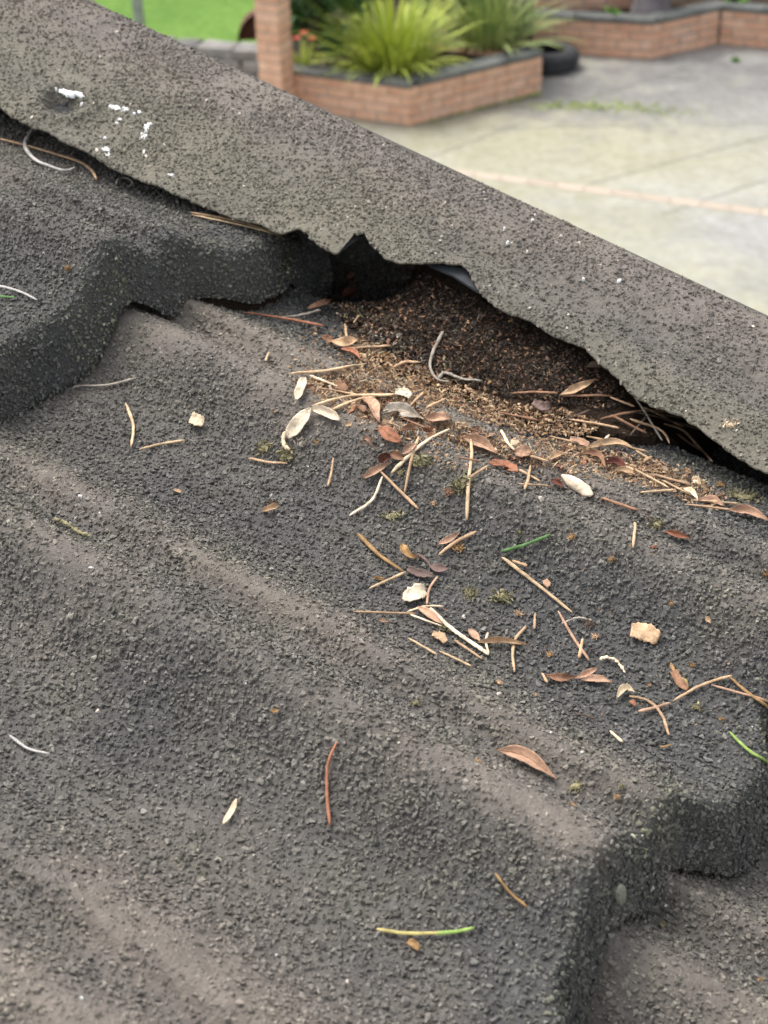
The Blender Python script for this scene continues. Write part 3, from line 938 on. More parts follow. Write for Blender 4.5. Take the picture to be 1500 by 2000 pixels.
def strap_plant(label, px, py, n, L, mat, seed, spread=0.1, up=(0.35, 1.35), droop=1.0):
    zs = ZG + PH - 0.03
    b = at(px, py, zs)
    o = thing('strap_leaf_plant', label, 'plant', 'strap-leaved plants in the near planter', tuple(b))
    blades('foliage', b, n, L, spread, mat, o, seed=seed, up=up, droop=droop)
    blades('dead_base', b, int(n * 0.15), L * 0.45, spread, M['straw'], o, seed=seed + 50, up=(0.0, 0.5), droop=0.6)
strap_plant('big lime-green strap-leaved clump arching over the front coping of the near planter', 765, 135, 480, 0.82, M['strap'], 3, 0.26)
strap_plant('paler grey-green strap-leaved clump at the right end of the near planter', 955, 92, 340, 0.78, M['strap2'], 4, 0.22)
strap_plant('small yellowing strap-leaved tuft drooping beside the brick pillar', 592, 140, 40, 0.34, M['strap'], 5, 0.03)

def shrub(label, px, py, zs, rad, hgt, n, mat, seed, lf=0.05, group='shrubs', name='leafy_shrub'):
    rr = random.Random(seed); b = at(px, py, zs)
    o = thing(name, label, 'shrub', group, tuple(b)); V, Fs = [], []
    cl = [(rr.gauss(0, .45) * rad, rr.gauss(0, .45) * rad, hgt * rr.uniform(.25, 1.0), rad * rr.uniform(.25, .5)) for _ in range(14)]
    for i in range(n):
        x, y, z, r = rr.choice(cl)
        p = Vector((x + rr.gauss(0, .5) * r, y + rr.gauss(0, .5) * r, max(0.02, z + rr.gauss(0, .5) * r)))
        d = Vector((rr.gauss(0, 1), rr.gauss(0, 1), rr.gauss(.3, .6))).normalized(); s = d.orthogonal().normalized()
        L = lf * rr.uniform(.6, 1.3); k = len(V)
        V += [p, p + d * L * .5 + s * L * .2, p + d * L, p + d * L * .5 - s * L * .2]; Fs.append((k, k + 1, k + 2, k + 3))
    mesh_py('foliage', V, Fs, mat, o)
    V, Fs = [], []
    for x, y, z, r in cl:
        k = len(V)
        for t in (0, 1):
            w = 0.009 * (1 - .6 * t)
            for a in range(5): V.append((x * t + math.cos(a * 1.2566) * w, y * t + math.sin(a * 1.2566) * w, z * t))
        Fs += [(k + a, k + (a + 1) % 5, k + 5 + (a + 1) % 5, k + 5 + a) for a in range(5)]
    mesh_py('stems', V, Fs, M['bark'], o)
    return o
zs = ZG + PH - 0.03
shrub('dark green shrub with red flowers between the pillar and the lime clump', 618, 118, zs, 0.36, 0.85, 4200, M['leafd'], 11, 0.085)
shrub('dark leafy shrub behind the two strap-leaved clumps', 880, 66, zs, 0.42, 0.7, 2600, M['leafd'], 12, 0.07)
shrub('dull purplish shrub at the top edge behind the lime clump', 800, 40, zs, 0.45, 0.6, 2400, M['leafp'], 13, 0.06)
shrub('deep green bush reaching the top edge behind the dark shrub', 700, 52, zs, 0.45, 0.75, 2800, M['leafd'], 14, 0.07)
shrub('thin grey-green bush at the top edge left of the pale post', 990, 42, zs, 0.30, 0.6, 1500, M['leafp'], 15, 0.06)
fl_b = at(590, 78, zs + 0.33)
for i_ in range(3):
    V, Fs = [], []
    for j in range(7):
        a = j * 0.9; k = len(V); d = Vector((math.cos(a), math.sin(a), .35))
        s_ = Vector((-math.sin(a), math.cos(a), 0))
        V += [(0, 0, 0), d * 0.025 + s_ * 0.014, d * 0.042, d * 0.025 - s_ * 0.014]; Fs.append((k, k + 1, k + 2, k + 3))
    o = mesh_py('red_flower', V, Fs, M['flower'])
    o.location = fl_b + Vector((0.06 * (i_ - 1), 0.03 * i_, 0.05 * (i_ % 2)))
    tag(o, ('small red flower low in the dark shrub beside the pillar', 'brightest red flower facing the patio in the dark shrub', 'faded red flower deepest in the dark shrub')[i_], 'flower', 'red flowers')

def weed(label, px, py, z, r, n, seed):
    rr = random.Random(seed); b = at(px, py, z); V, Fs = [], []
    for i in range(n):
        p = Vector((rr.gauss(0, .26) * r, rr.gauss(0, .26) * r, abs(rr.gauss(0, .25)) * r))
        d = Vector((rr.gauss(0, 1), rr.gauss(0, 1), abs(rr.gauss(.5, .5)))).normalized(); s = d.orthogonal().normalized(); k = len(V); L = r * .8
        V += [p, p + d * L * .5 + s * L * .3, p + d * L, p + d * L * .5 - s * L * .3]; Fs.append((k, k + 1, k + 2, k + 3))
    o = mesh_py('weed', V, Fs, M['leafg']); o.location = b
    return tag(o, label, 'weed', 'green weeds')
weed('green weed in the inner corner of the far planter wall', 1382, 84, ZG, 0.11, 160, 1)
weed('green weed growing on the soil behind the far coping', 1198, 34, ZG + PH, 0.08, 100, 2)
weed('leafy green weed at the top right edge behind the coping', 1440, 8, ZG + PH, 0.12, 160, 3)
weed('little weed rooted in the face of the near planter', 845, 206, ZG + 0.12, 0.035, 60, 4)
weed('tiny green weed on the open patio at right', 1436, 120, ZG, 0.045, 50, 5)

M['mossg'] = mat_plain('yellowgreen_moss', (.20, .26, .07), (.34, .40, .13), 9, 0.9, 0.1)
def moss_line(name, pts, n, seed, w=0.05):
    rr = random.Random(seed); V, Fs = [], []
    for i in range(n):
        t = rr.random() * (len(pts) - 1); j = int(t); f = t - j
        x = pts[j][0] + (pts[j + 1][0] - pts[j][0]) * f + rr.gauss(0, pts[j][2]); y = pts[j][1] + (pts[j + 1][1] - pts[j][1]) * f + rr.gauss(0, pts[j][2] * .12)
        b = at(x, y, ZG + 0.005)
        L = rr.uniform(.01, .035); k = len(V); a = rr.uniform(0, 6.28)
        d = Vector((math.cos(a), math.sin(a), rr.uniform(.1, .9))).normalized() * L; s = Vector((-math.sin(a), math.cos(a), 0)) * L * .5
        V += [b - s, b + s, b + d + s * .3, b + d - s * .3]; Fs.append((k, k + 1, k + 2, k + 3))
    o = mesh_py(name, V, Fs, M['mossg'])
    return tag(o, 'scattered bright green moss growing along the patio joints and planter foot', 'moss', kind='stuff')
moss_line('patio_moss', [(1060, 208, 30), (1130, 204, 40), (1230, 210, 45), (1330, 220, 40)], 420, 5)
moss_line('planter_foot_moss', [(830, 240, 8), (920, 215, 8), (1000, 196, 8), (1050, 184, 6)], 260, 6)

# tree trunk behind the far planter
def trunk():
    b = at(1268, 30, ZG + PH - 0.05)
    o = thing('tree', 'grey tree trunk growing from the far planter at the top edge', 'tree', None, tuple(b)); V, Fs = [], []
    n, m = 14, 12
    for j in range(m):
        z = j * 0.16; r = 0.15 * (1 + .5 * math.exp(-z * 6)) * (1 - .15 * j / m)
        for i in range(n):
            a = 2 * math.pi * i / n; q = r * (1 + .08 * math.sin(3 * a + j))
            V.append((math.cos(a) * q + .02 * j * .3, math.sin(a) * q, z))
    for j in range(m - 1):
        for i in range(n): Fs.append((j * n + i, j * n + (i + 1) % n, (j + 1) * n + (i + 1) % n, (j + 1) * n + i))
    mesh_py('trunk', V, Fs, M['trunk'], o, True)
    rr = random.Random(9); V, Fs = [], []
    for i in range(1600):
        p = Vector((rr.gauss(0, .6), rr.gauss(0, .6), 2.2 + rr.gauss(0, .35))); d = Vector((rr.gauss(0, 1), rr.gauss(0, 1), rr.gauss(0, .6))).normalized(); s = d.orthogonal().normalized(); k = len(V); L = .09
        V += [p, p + d * L * .5 + s * L * .25, p + d * L, p + d * L * .5 - s * L * .25]; Fs.append((k, k + 1, k + 2, k + 3))
    mesh_py('crown', V, Fs, M['leafd'], o)
trunk()

# ------------------------------------------------------------------ leaf litter lying on the roof
def to_world(p): return ORG + p[0] * AC + p[1] * AD + p[2] * AN

def smooth_path(P, n):
    P = np.asarray(P, dtype=float)
    if len(P) == 2:
        t = np.linspace(0, 1, n)[:, None]
        return P[0] * (1 - t) + P[1] * t
    L = np.concatenate([[0], np.cumsum(np.linalg.norm(np.diff(P, axis=0), axis=1))])
    T = np.gradient(P, L, axis=0) if len(P) > 2 else None
    s = np.linspace(0, L[-1], n); out = []
    for v in s:
        i = min(max(np.searchsorted(L, v, side='right') - 1, 0), len(P) - 2)
        h = L[i + 1] - L[i]; u = (v - L[i]) / h
        out.append((2 * u ** 3 - 3 * u ** 2 + 1) * P[i] + (u ** 3 - 2 * u ** 2 + u) * h * T[i] + (-2 * u ** 3 + 3 * u ** 2) * P[i + 1] + (u ** 3 - u ** 2) * h * T[i + 1])
    return np.array(out)

def lay(pts, n, lift, f=S):
    """trace a pixel path on the roof: world points, normals"""
    q = smooth_path(pts, n)
    H = hits(q, f)
    Pw = np.array([to_world(h) for h in H]); Nw = normal_at(H[:, 0], H[:, 1], f)
    # a stiff thing bridges the hollows: keep it near its own chord
    if n > 4:
        k = np.array([.25, .5, .25])
        for _ in range(3):
            Pw[1:-1] = Pw[:-2] * .25 + Pw[1:-1] * .5 + Pw[2:] * .25
            Nw[1:-1] = Nw[:-2] * .25 + Nw[1:-1] * .5 + Nw[2:] * .25
    Nw /= np.linalg.norm(Nw, axis=1)[:, None]
    return Pw + Nw * lift, Nw

def own(o, label, cat, group):
    """put the object's origin at its own base"""
    me = o.data
    co = np.empty(len(me.vertices) * 3, dtype=np.float32); me.vertices.foreach_get('co', co)
    c = co.reshape(-1, 3).mean(0)
    me.transform(Matrix.Translation(-Vector(c.tolist())))
    o.location = c.tolist()
    return tag(o, label, cat, group)

def tube(P, rad, N, ns=7, flat=0.75):
    n = len(P); T = np.gradient(P, axis=0); T /= np.linalg.norm(T, axis=1)[:, None]
    Bv = np.cross(T, N); Bv /= np.linalg.norm(Bv, axis=1)[:, None]; Nv = np.cross(Bv, T)
    a = np.arange(ns) * 2 * math.pi / ns
    V = P[:, None] + rad[:, None, None] * (np.cos(a)[None, :, None] * Bv[:, None] + flat * np.sin(a)[None, :, None] * Nv[:, None])
    i = np.arange(n - 1)[:, None] * ns; j = np.arange(ns)[None, :]; k = (j + 1) % ns
    F = np.stack([i + j, i + k, i + ns + k, i + ns + j], 2).reshape(-1, 4)
    return V.reshape(-1, 3), F

def depth(P): return float(np.mean(np.asarray(P) @ FWD))

NEED = 'fallen needles on the tiles'
def needle(pts, w, col, label, name='pine_needle', cat='needle', lift=0.0016, taper=(0.35, 0.5), group=NEED, wig=0.09, f=S):
    n = 12 + 6 * (len(pts) - 2)
    P, N = lay(pts, n, lift, f)
    r = w * 1.02 / 2 * depth(P) / FPX
    P = P + N * (r * 0.6)
    t = np.linspace(0, 1, n)
    sl_ = random.uniform(0.1, 0.45) * random.choice((-1, 1))
    rad = r * np.minimum(1, np.minimum(taper[0] + t * 7, taper[1] + (1 - t) * 5)) * (1 + sl_ * (0.5 - t))
    if wig: rad = rad * (1 + wig * np.array([random.uniform(-1, 1) for _ in t])); P = P + np.array([[random.uniform(-1, 1) for _ in range(3)] for _ in t]) * r * wig
    V, F = tube(P, rad, N)
    k = len(V)
    V = np.concatenate([V, P[:1], P[-1:]])
    F = [tuple(q) for q in F] + [(k, (j + 1) % 7, j) for j in range(7)] + [(k + 1, k - 7 + j, k - 7 + (j + 1) % 7) for j in range(7)]
    o = mesh_py(name, V, F, M[col], None, True)
    return own(o, label, cat, group)

LEAF = 'dead leaves on the tiles'
def leaf(pts, w, col, label, curl=0.5, fold=0.0, shape='oval', name='dead_leaf', cat='leaf', lift=0.0018, rise=0.0, rib=None, thick=0.00022, face=0.45, group=LEAF, f=S, seed=None):
    n = 15; m = 9
    P, N = lay(pts, n, lift, f)
    z = depth(P); hw = w / 2 * z / FPX * 1.08
    rr = random.Random(seed if seed is not None else int(pts[0][0] * 7 + pts[0][1]))
    T = np.gradient(P, axis=0); T /= np.linalg.norm(T, axis=1)[:, None]
    toc = -P / np.linalg.norm(P, axis=1)[:, None]
    up = N * (1 - face) + toc * face; up /= np.linalg.norm(up, axis=1)[:, None]
    B = np.cross(T, up); B /= np.linalg.norm(B, axis=1)[:, None]; U = np.cross(B, T)
    t = np.linspace(0, 1, n)
    if shape == 'oval': wf = np.sin(np.pi * np.clip(t * 0.97 + 0.015, 0, 1)) ** 0.8
    elif shape == 'lance': wf = np.sin(np.pi * t ** 0.85) ** 1.1
    elif shape == 'pod': wf = np.minimum(1, np.minimum(0.22 + t * 3.2, 0.35 + (1 - t) * 3.5)) * (0.75 + 0.25 * np.sin(np.pi * t * 0.9))
    elif shape == 'torn': wf = np.array([0.55 + 0.45 * math.sin(math.pi * (0.1 + 0.85 * q)) + rr.uniform(-.14, .10) for q in t])
    else: wf = np.full(n, 1.0)
    wf = np.maximum(wf, 0.06)
    v = np.linspace(-1, 1, m)
    jag = np.array([[1 + rr.uniform(-.05, .05) for _ in v] for _ in t])
    X = B[:, None] * (hw * wf[:, None] * v[None] * jag)[..., None]
    hgt = hw * wf[:, None] * (curl * (v[None] ** 2 - 0.3) + fold * np.abs(v)[None]) + hw * 0.10 * np.array([[rr.uniform(-1, 1) for _ in v] for _ in t])
    tw = rr.uniform(-.5, .5); ph = rr.uniform(0, 6.28)
    hgt = hgt + hw * wf[:, None] * v[None] * (tw * (t[:, None] - .5) * 2) + hw * 0.16 * np.sin(t[:, None] * rr.uniform(7, 13) + ph + 2.0 * np.sign(v)[None]) * v[None] ** 2
    arch = rise * np.sin(np.pi * t) + hw * 0.3 + hw * rr.uniform(-.25, .45) * np.sin(np.pi * t)
    V = P[:, None] + X + U[:, None] * (hgt + arch[:, None])[..., None]
    if name == 'seed_pod':
        th = hw * 0.20 * wf[:, None] * np.sqrt(np.maximum(0.02, 1 - v[None] ** 2))
    else:
        th = np.full((n, m), thick)
    top = V + U[:, None] * th[..., None]; bot = V - U[:, None] * th[..., None] * (1 if name != 'seed_pod' else 0.6)
    G = np.concatenate([top.reshape(-1, 3), bot.reshape(-1, 3)])
    q = grid_faces(n, m); F = [tuple(a) for a in q] + [tuple(a[::-1] + n * m) for a in q]
    bd = [i * m for i in range(n)] + [(n - 1) * m + j for j in range(1, m)] + [i * m + m - 1 for i in range(n - 2, -1, -1)] + [j for j in range(m - 2, 0, -1)]
    F += [(bd[i], bd[(i + 1) % len(bd)], bd[(i + 1) % len(bd)] + n * m, bd[i] + n * m) for i in range(len(bd))]
    o = mesh_py(name, G, F, M[col], None, True)
    own(o, label, cat, group)
    if rib:
        c = top[:, m // 2] + U * 0.00012
        Vt, Ft = tube(c, np.linspace(1, 0.35, n) * hw * 0.07, U, 5)
        r_ = mesh_py('midrib', Vt - np.array(o.location), Ft, M[rib], o, True)
    return o

TUFT = 'crumbs and lichen tufts on the tiles'
def tuft(x, y, r, col, label, n=None, name='lichen_tuft', cat='lichen', flat=0.55, ax=(1, 0), stretch=1.0, seed=0, group=TUFT, f=S, lf=0.55):
    rr = random.Random(int(x * 13 + y) + seed)
    h = hit(x, y, f); P0 = to_world(h); N = normal_at(h[0], h[1], f)[0]
    R_ = r * float(P0 @ FWD) / FPX
    t = RGT * ax[0] + UPV * -ax[1]; t = t - N * (t @ N); t /= np.linalg.norm(t); b = np.cross(N, t)
    n = n or int(26 + 1.6 * r)
    V, F = [], []
    for i in range(n):
        # every crumb is a short bent strip rooted in the same knot
        a = rr.uniform(0, 2 * math.pi); q = R_ * rr.random() ** 0.6
        c0 = t * math.cos(a) * q * stretch + b * math.sin(a) * q * 0.8 + N * (R_ * flat * rr.random() * (1 - 0.6 * q / R_))
        d = np.array([rr.gauss(0, 1) for _ in range(3)]); d += N * 0.25; d /= np.linalg.norm(d)
        s = np.cross(d, np.array([rr.gauss(0, 1) for _ in range(3)])); s /= np.linalg.norm(s)
        e = np.cross(d, s)
        L = R_ * lf * rr.uniform(.5, 1.2); wd = L * rr.uniform(.13, .33); k = len(V)
        for j in range(4):
            u = j / 3; cc = c0 * (0.25 + 0.75 * 1) + d * L * u + e * L * 0.5 * u * u
            ww = wd * (1 - 0.7 * u); tk = wd * 0.3
            V += [cc - s * ww, cc + s * ww, cc + s * ww * .6 + e * tk, cc - s * ww * .6 + e * tk]
        for j in range(3):
            for c in range(4):
                F.append((k + 4 * j + c, k + 4 * j + (c + 1) % 4, k + 4 * j + 4 + (c + 1) % 4, k + 4 * j + 4 + c))
        F += [(k, k + 1, k + 2, k + 3), (k + 12, k + 13, k + 14, k + 15)]
    # the knot that holds them together
    k = len(V)
    ms = 8
    for i in range(4):
        ph = math.pi * (i + 0.5) / 4
        for j in range(ms):
            a = 2 * math.pi * j / ms; g = R_ * (0.62 + rr.uniform(-.1, .1)) * math.sin(ph)
            V.append(t * math.cos(a) * g * stretch + b * math.sin(a) * g * .8 + N * (R_ * flat * 0.42 * math.cos(ph)))
    for i in range(3):
        for j in range(ms): F.append((k + i * ms + j, k + i * ms + (j + 1) % ms, k + i * ms + ms + (j + 1) % ms, k + i * ms + ms + j))
    F += [tuple(k + j for j in range(ms)), tuple(k + 3 * ms + j for j in range(ms - 1, -1, -1))]
    o = mesh_py(name, V, F, M[col]); o.location = (P0 + N * 0.0010).tolist()
    return tag(o, label, cat, group)

# --- needles: pixel path, width, colour, label
for pts, w, col, lab in (
    ([(563, 738), (640, 728), (713, 718)], 6, 'straw', 'long straw needle along the upper edge of the litter patch'),
    ([(605, 740), (665, 763)], 6, 'pale', 'short pale needle sloping down just below the long upper straw needle'),
    ([(612, 797), (660, 785), (710, 777), (772, 775)], 6, 'straw', 'long bent straw needle whose tip meets the big pale pod'),
    ([(650, 806), (710, 784), (735, 780)], 6, 'straw', 'straw needle lying parallel below the long bent one'),
    ([(617, 765), (703, 778)], 5, 'tan', 'thin tan needle between the two upper straw needles'),
    ([(767, 927), (820, 877), (880, 842)], 7, 'pale', 'curved pale needle crossing the cluster of red-brown leaves'),
    ([(683, 1013), (730, 980), (750, 933)], 6, 'cream', 'cream bowed needle hanging below the red-brown leaf cluster'),
    ([(743, 920), (780, 958), (820, 997)], 6, 'tan', 'straight tan needle running down right from the leaf cluster'),
    ([(817, 860), (803, 915), (793, 965)], 6, 'tan', 'tan needle standing almost upright through the leaf cluster'),
    ([(921, 853), (918, 930), (914, 1019)], 7, 'straw', 'longest upright straw needle right of the leaf cluster'),
    ([(654, 897), (650, 925), (642, 954)], 5, 'tan', 'lone short upright needle left of the leaf cluster'),
    ([(487, 900), (528, 908), (563, 909)], 5, 'tan', 'two-toned short needle below the mossy tuft of the pale pod'),
    ([(528, 692), (517, 712)], 5, 'straw', 'tiny needle scrap alone above the litter patch'),
    ([(683, 687), (763, 681)], 5, 'tan', 'tan needle behind the folded tan leaf below the cap hole'),
    ([(783, 823), (830, 843)], 6, 'brown', 'dark brown needle under the wide dull leaf'),
    ([(833, 802), (870, 785)], 5, 'tan', 'short tan needle right above the small pointed leaf'),
    ([(800, 800), (826, 772)], 5, 'tan', 'short needle leaning against the cream leaf'),
    ([(918, 938), (952, 917)], 6, 'tan', 'short tan needle pointing at the oval veined leaf'),
    ([(893, 899), (937, 908)], 4, 'brown', 'thin brown needle crossing behind the longest upright needle'),
    ([(767, 723), (787, 713), (820, 713)], 6, 'tan', 'curved tan needle on the brown crumbs at the heap edge'),
    ([(1000, 774), (1040, 771), (1088, 773)], 5, 'brown', 'brown twig-like needle across the middle of the dark heap'),
    ([(1092, 777), (1196, 778)], 5, 'brown', 'brown needle below the tan leaf at the right of the heap'),
    ([(1228, 768), (1258, 814), (1290, 866)], 5, 'grey', 'pale grey needle leaning out from under the ragged cap edge'),
    ([(1188, 780), (1236, 800)], 5, 'tan', 'tan needle just left of the leaning grey needle'),
    ([(1172, 824), (1244, 808), (1324, 808)], 5, 'brown', 'long brown needle vanishing under the cap edge at right'),
    ([(1108, 824), (1160, 832), (1208, 842)], 5, 'tan', 'tan needle at the lower edge of the heap pointing at the needle bundle'),
    ([(1192, 816), (1260, 852)], 6, 'brown', 'thick brown needle on the left side of the needle bundle'),
    ([(1228, 824), (1300, 860), (1304, 872)], 6, 'tan', 'tan needle in the middle of the bundle under the cap'),
    ([(1244, 812), (1310, 826), (1380, 846)], 5, 'bark', 'longest dark needle of the bundle under the cap'),
    ([(1292, 834), (1324, 840), (1356, 872), (1388, 908)], 6, 'tan', 'bent tan needle hanging lowest from the bundle under the cap'),
    ([(1316, 852), (1372, 888)], 5, 'brown', 'brown needle alongside the bent lowest needle of the bundle'),
    ([(1272, 811), (1340, 818)], 5, 'bark', 'dark needle tucked highest under the cap edge'),
    ([(1228, 856), (1260, 818)], 4, 'bark', 'thin dark needle crossing the bundle the other way'),
    ([(1250, 800), (1330, 836)], 5, 'tan', 'straw-brown needle lying between the dark ones of the bundle'),
    ([(1156, 882), (1176, 868), (1188, 855)], 5, 'pale', 'small pale needle slanting up beside the tan leaf strip'),
    ([(1144, 858), (1180, 866)], 5, 'tan', 'short tan needle above the tan leaf strip'),
    ([(1240, 886), (1280, 910)], 5, 'tan', 'short needle at the right end of the tan leaf strip'),
    ([(1038, 912), (1024, 962)], 6, 'tan', 'upright short needle between the oval leaf and the right-hand pod'),
    ([(1012, 924), (1054, 948)], 6, 'tan', 'short needle crossing behind the upright one by the oval leaf'),
    ([(1012, 952), (1076, 958)], 5, 'tan', 'level tan needle left of the right-hand pale pod'),
    ([(1216, 916), (1260, 936), (1304, 960)], 6, 'straw', 'straw needle running down right from the dark red curled leaf'),
    ([(1276, 934), (1348, 954)], 6, 'tan', 'tan needle just above the long straw one at the right'),
    ([(1248, 970), (1316, 964)], 6, 'straw', 'level straw needle above the lone brown needle at right'),
    ([(1176, 976), (1248, 1000)], 6, 'brown', 'lone brown needle below the right-hand pale pod'),
    ([(1335, 993), (1400, 1000), (1470, 1010)], 6, 'tan', 'tan needle beneath the leaves at the right edge'),
    ([(1352, 984), (1440, 990)], 5, 'straw', 'straw needle on top of the leaves at the right edge'),
    ([(1290, 944), (1352, 976)], 5, 'straw', 'short straw needle leading to the pale flakes by the cap'),
    ([(473, 617), (550, 628), (633, 643)], 6, 'red', 'reddish brown needle below the nose of the upper course'),
    ([(690, 636), (701, 621)], 4, 'tan', 'tiny needle upright at the left foot of the heap'),
    ([(700, 1049), (743, 1093), (788, 1123)], 8, 'ochre', 'thick ochre needle forming the upper arm of a V'),
    ([(720, 1157), (792, 1124)], 6, 'straw', 'straw needle forming the lower arm of a V'),
    ([(857, 1090), (893, 1062), (933, 1041)], 7, 'tan', 'tan needle with a thin leaf lying against it'),
    ([(983, 1092), (1043, 1140), (1118, 1202)], 7, 'straw', 'long straight straw needle below the green needle'),
    ([(1002, 1098), (1032, 1108)], 6, 'tan', 'bark-like scrap at the top of the long straight straw needle'),
    ([(793, 1203), (830, 1191), (865, 1191)], 5, 'pale', 'thin pale curved needle over the cream leaf base'),
    ([(688, 1203), (750, 1205), (810, 1206)], 6, 'tan', 'level tan needle left of the cream leaf'),
    ([(800, 1208), (863, 1231)], 5, 'cream', 'cream needle sloping to the mossy knot'),
    ([(795, 1255), (850, 1287)], 6, 'straw', 'short straw needle left below the mossy knot'),
    ([(855, 1280), (918, 1310)], 6, 'straw', 'straw needle lowest of the group below the mossy knot'),
    ([(885, 1258), (940, 1295)], 6, 'tan', 'tan needle between the stalk and the lowest straw needle'),
    ([(952, 1242), (948, 1260), (953, 1284)], 5, 'pale', 'short pale needle crossing the left end of the rolled leaf'),
    ([(1045, 1203), (1043, 1235)], 5, 'tan', 'tiny upright tan needle right of the lichen tufts'),
    ([(1090, 1199), (1120, 1252), (1150, 1297)], 6, 'pink', 'pinkish needle slanting down with a stub across it'),
    ([(1138, 1252), (1130, 1292)], 6, 'tan', 'short tan stub crossing the pinkish needle'),
    ([(1238, 1027), (1237, 1075)], 6, 'straw', 'lone short upright needle below the right-hand leaf line'),
    ([(1313, 1376), (1367, 1345), (1430, 1323)], 6, 'tan', 'long tan needle rising to the right near the right edge'),
    ([(1425, 1326), (1463, 1360), (1505, 1390)], 6, 'ochre', 'orange-brown needle crossing down to the right edge'),
    ([(1388, 1343), (1443, 1358), (1506, 1373)], 5, 'pink', 'pinkish needle nearly level at the right edge'),
    ([(1057, 1322), (1067, 1341)], 6, 'tan', 'needle stub at the left tip of the twin leaves'),
    ([(1245, 1397), (1275, 1390), (1307, 1380)], 7, 'pink', 'broad pinkish bark strip under the brown curved stalk'),
    ([(1188, 1436), (1212, 1458)], 7, 'pale', 'small pale seed husk on the ridge above the lower nose'),
    ([(970, 1706), (1000, 1745), (1033, 1773)], 6, 'ochre', 'orange-tan needle near the nose of the middle course'),
    ([(19, 1444), (55, 1470), (98, 1480)], 6, 'white', 'whitish split needle at the far left'),
    ([(662, 1450), (645, 1490), (642, 1540), (646, 1618)], 7, 'red', 'long pinkish red needle standing upright in the lower middle'),
    ([(137, 759), (220, 756), (270, 741)], 5, 'grey', 'grey needle beneath the thick nose at the left'),
    ([(247, 793), (262, 840), (256, 880)], 6, 'straw', 'bowed straw needle on the open tile at left'),
    ([(272, 885), (318, 873), (362, 866)], 6, 'straw', 'straw needle lying nearly level under the bowed one'),
    ([(-6, 563), (40, 575), (75, 592)], 5, 'white', 'whitish needle at the left edge on the upper course'),
    ([(372, 422), (440, 434), (530, 458)], 6, 'tan', 'tan needle half under the cap edge on the upper course'),
    ([(374, 426), (450, 442), (540, 463)], 5, 'straw', 'straw needle lying right beside the tan one under the cap edge'),
    ([(1070, 858), (1128, 872)], 5, 'tan', 'short tan needle at the foot of the heap'),
    ([(972, 812), (1050, 826)], 5, 'brown', 'brown needle at the middle foot of the heap'),
    ([(1180, 868), (1262, 888)], 5, 'tan', 'tan needle between the needle bundle and the leaf line'),
    ([(1090, 830), (1150, 806)], 4, 'bark', 'thin dark needle rising toward the bundle from the heap'),
):
    needle(pts, w, col, lab)
for pts, w, col, lab in (
    ([(982, 1080), (1027, 1067), (1078, 1047)], 7, 'green', 'fresh green needle right of the leaf scraps'),
    ([(1423, 1436), (1460, 1473), (1506, 1500)], 7, 'lime', 'bright lime green needle at the right edge'),
    ([(735, 1822), (790, 1830), (850, 1829)], 8, 'ygreen', 'yellow half of the two-coloured needle near the bottom'),
    ([(-5, 585), (31, 587)], 5, 'green', 'green needle tip at the left edge on the upper course'),
):
    if 'yellow half' in lab:
        t_ = thing('pine_needle', 'half yellow half green needle near the bottom', 'needle', NEED, tuple(hitW(830, 1829)))
        for pp, cc_ in (([(735, 1822), (790, 1830), (858, 1829)], 'ygreen'), ([(856, 1829), (890, 1826), (926, 1818)], 'lime')):
            o = needle(pp, 8, cc_, None, cat=None, group=None, name='yellow_half' if cc_ == 'ygreen' else 'green_half', taper=(0.4, 1.0) if cc_ == 'ygreen' else (1.0, 0.4))
            o.location = o.location - t_.location; o.parent = t_
    else:
        needle(pts, w, col, lab)

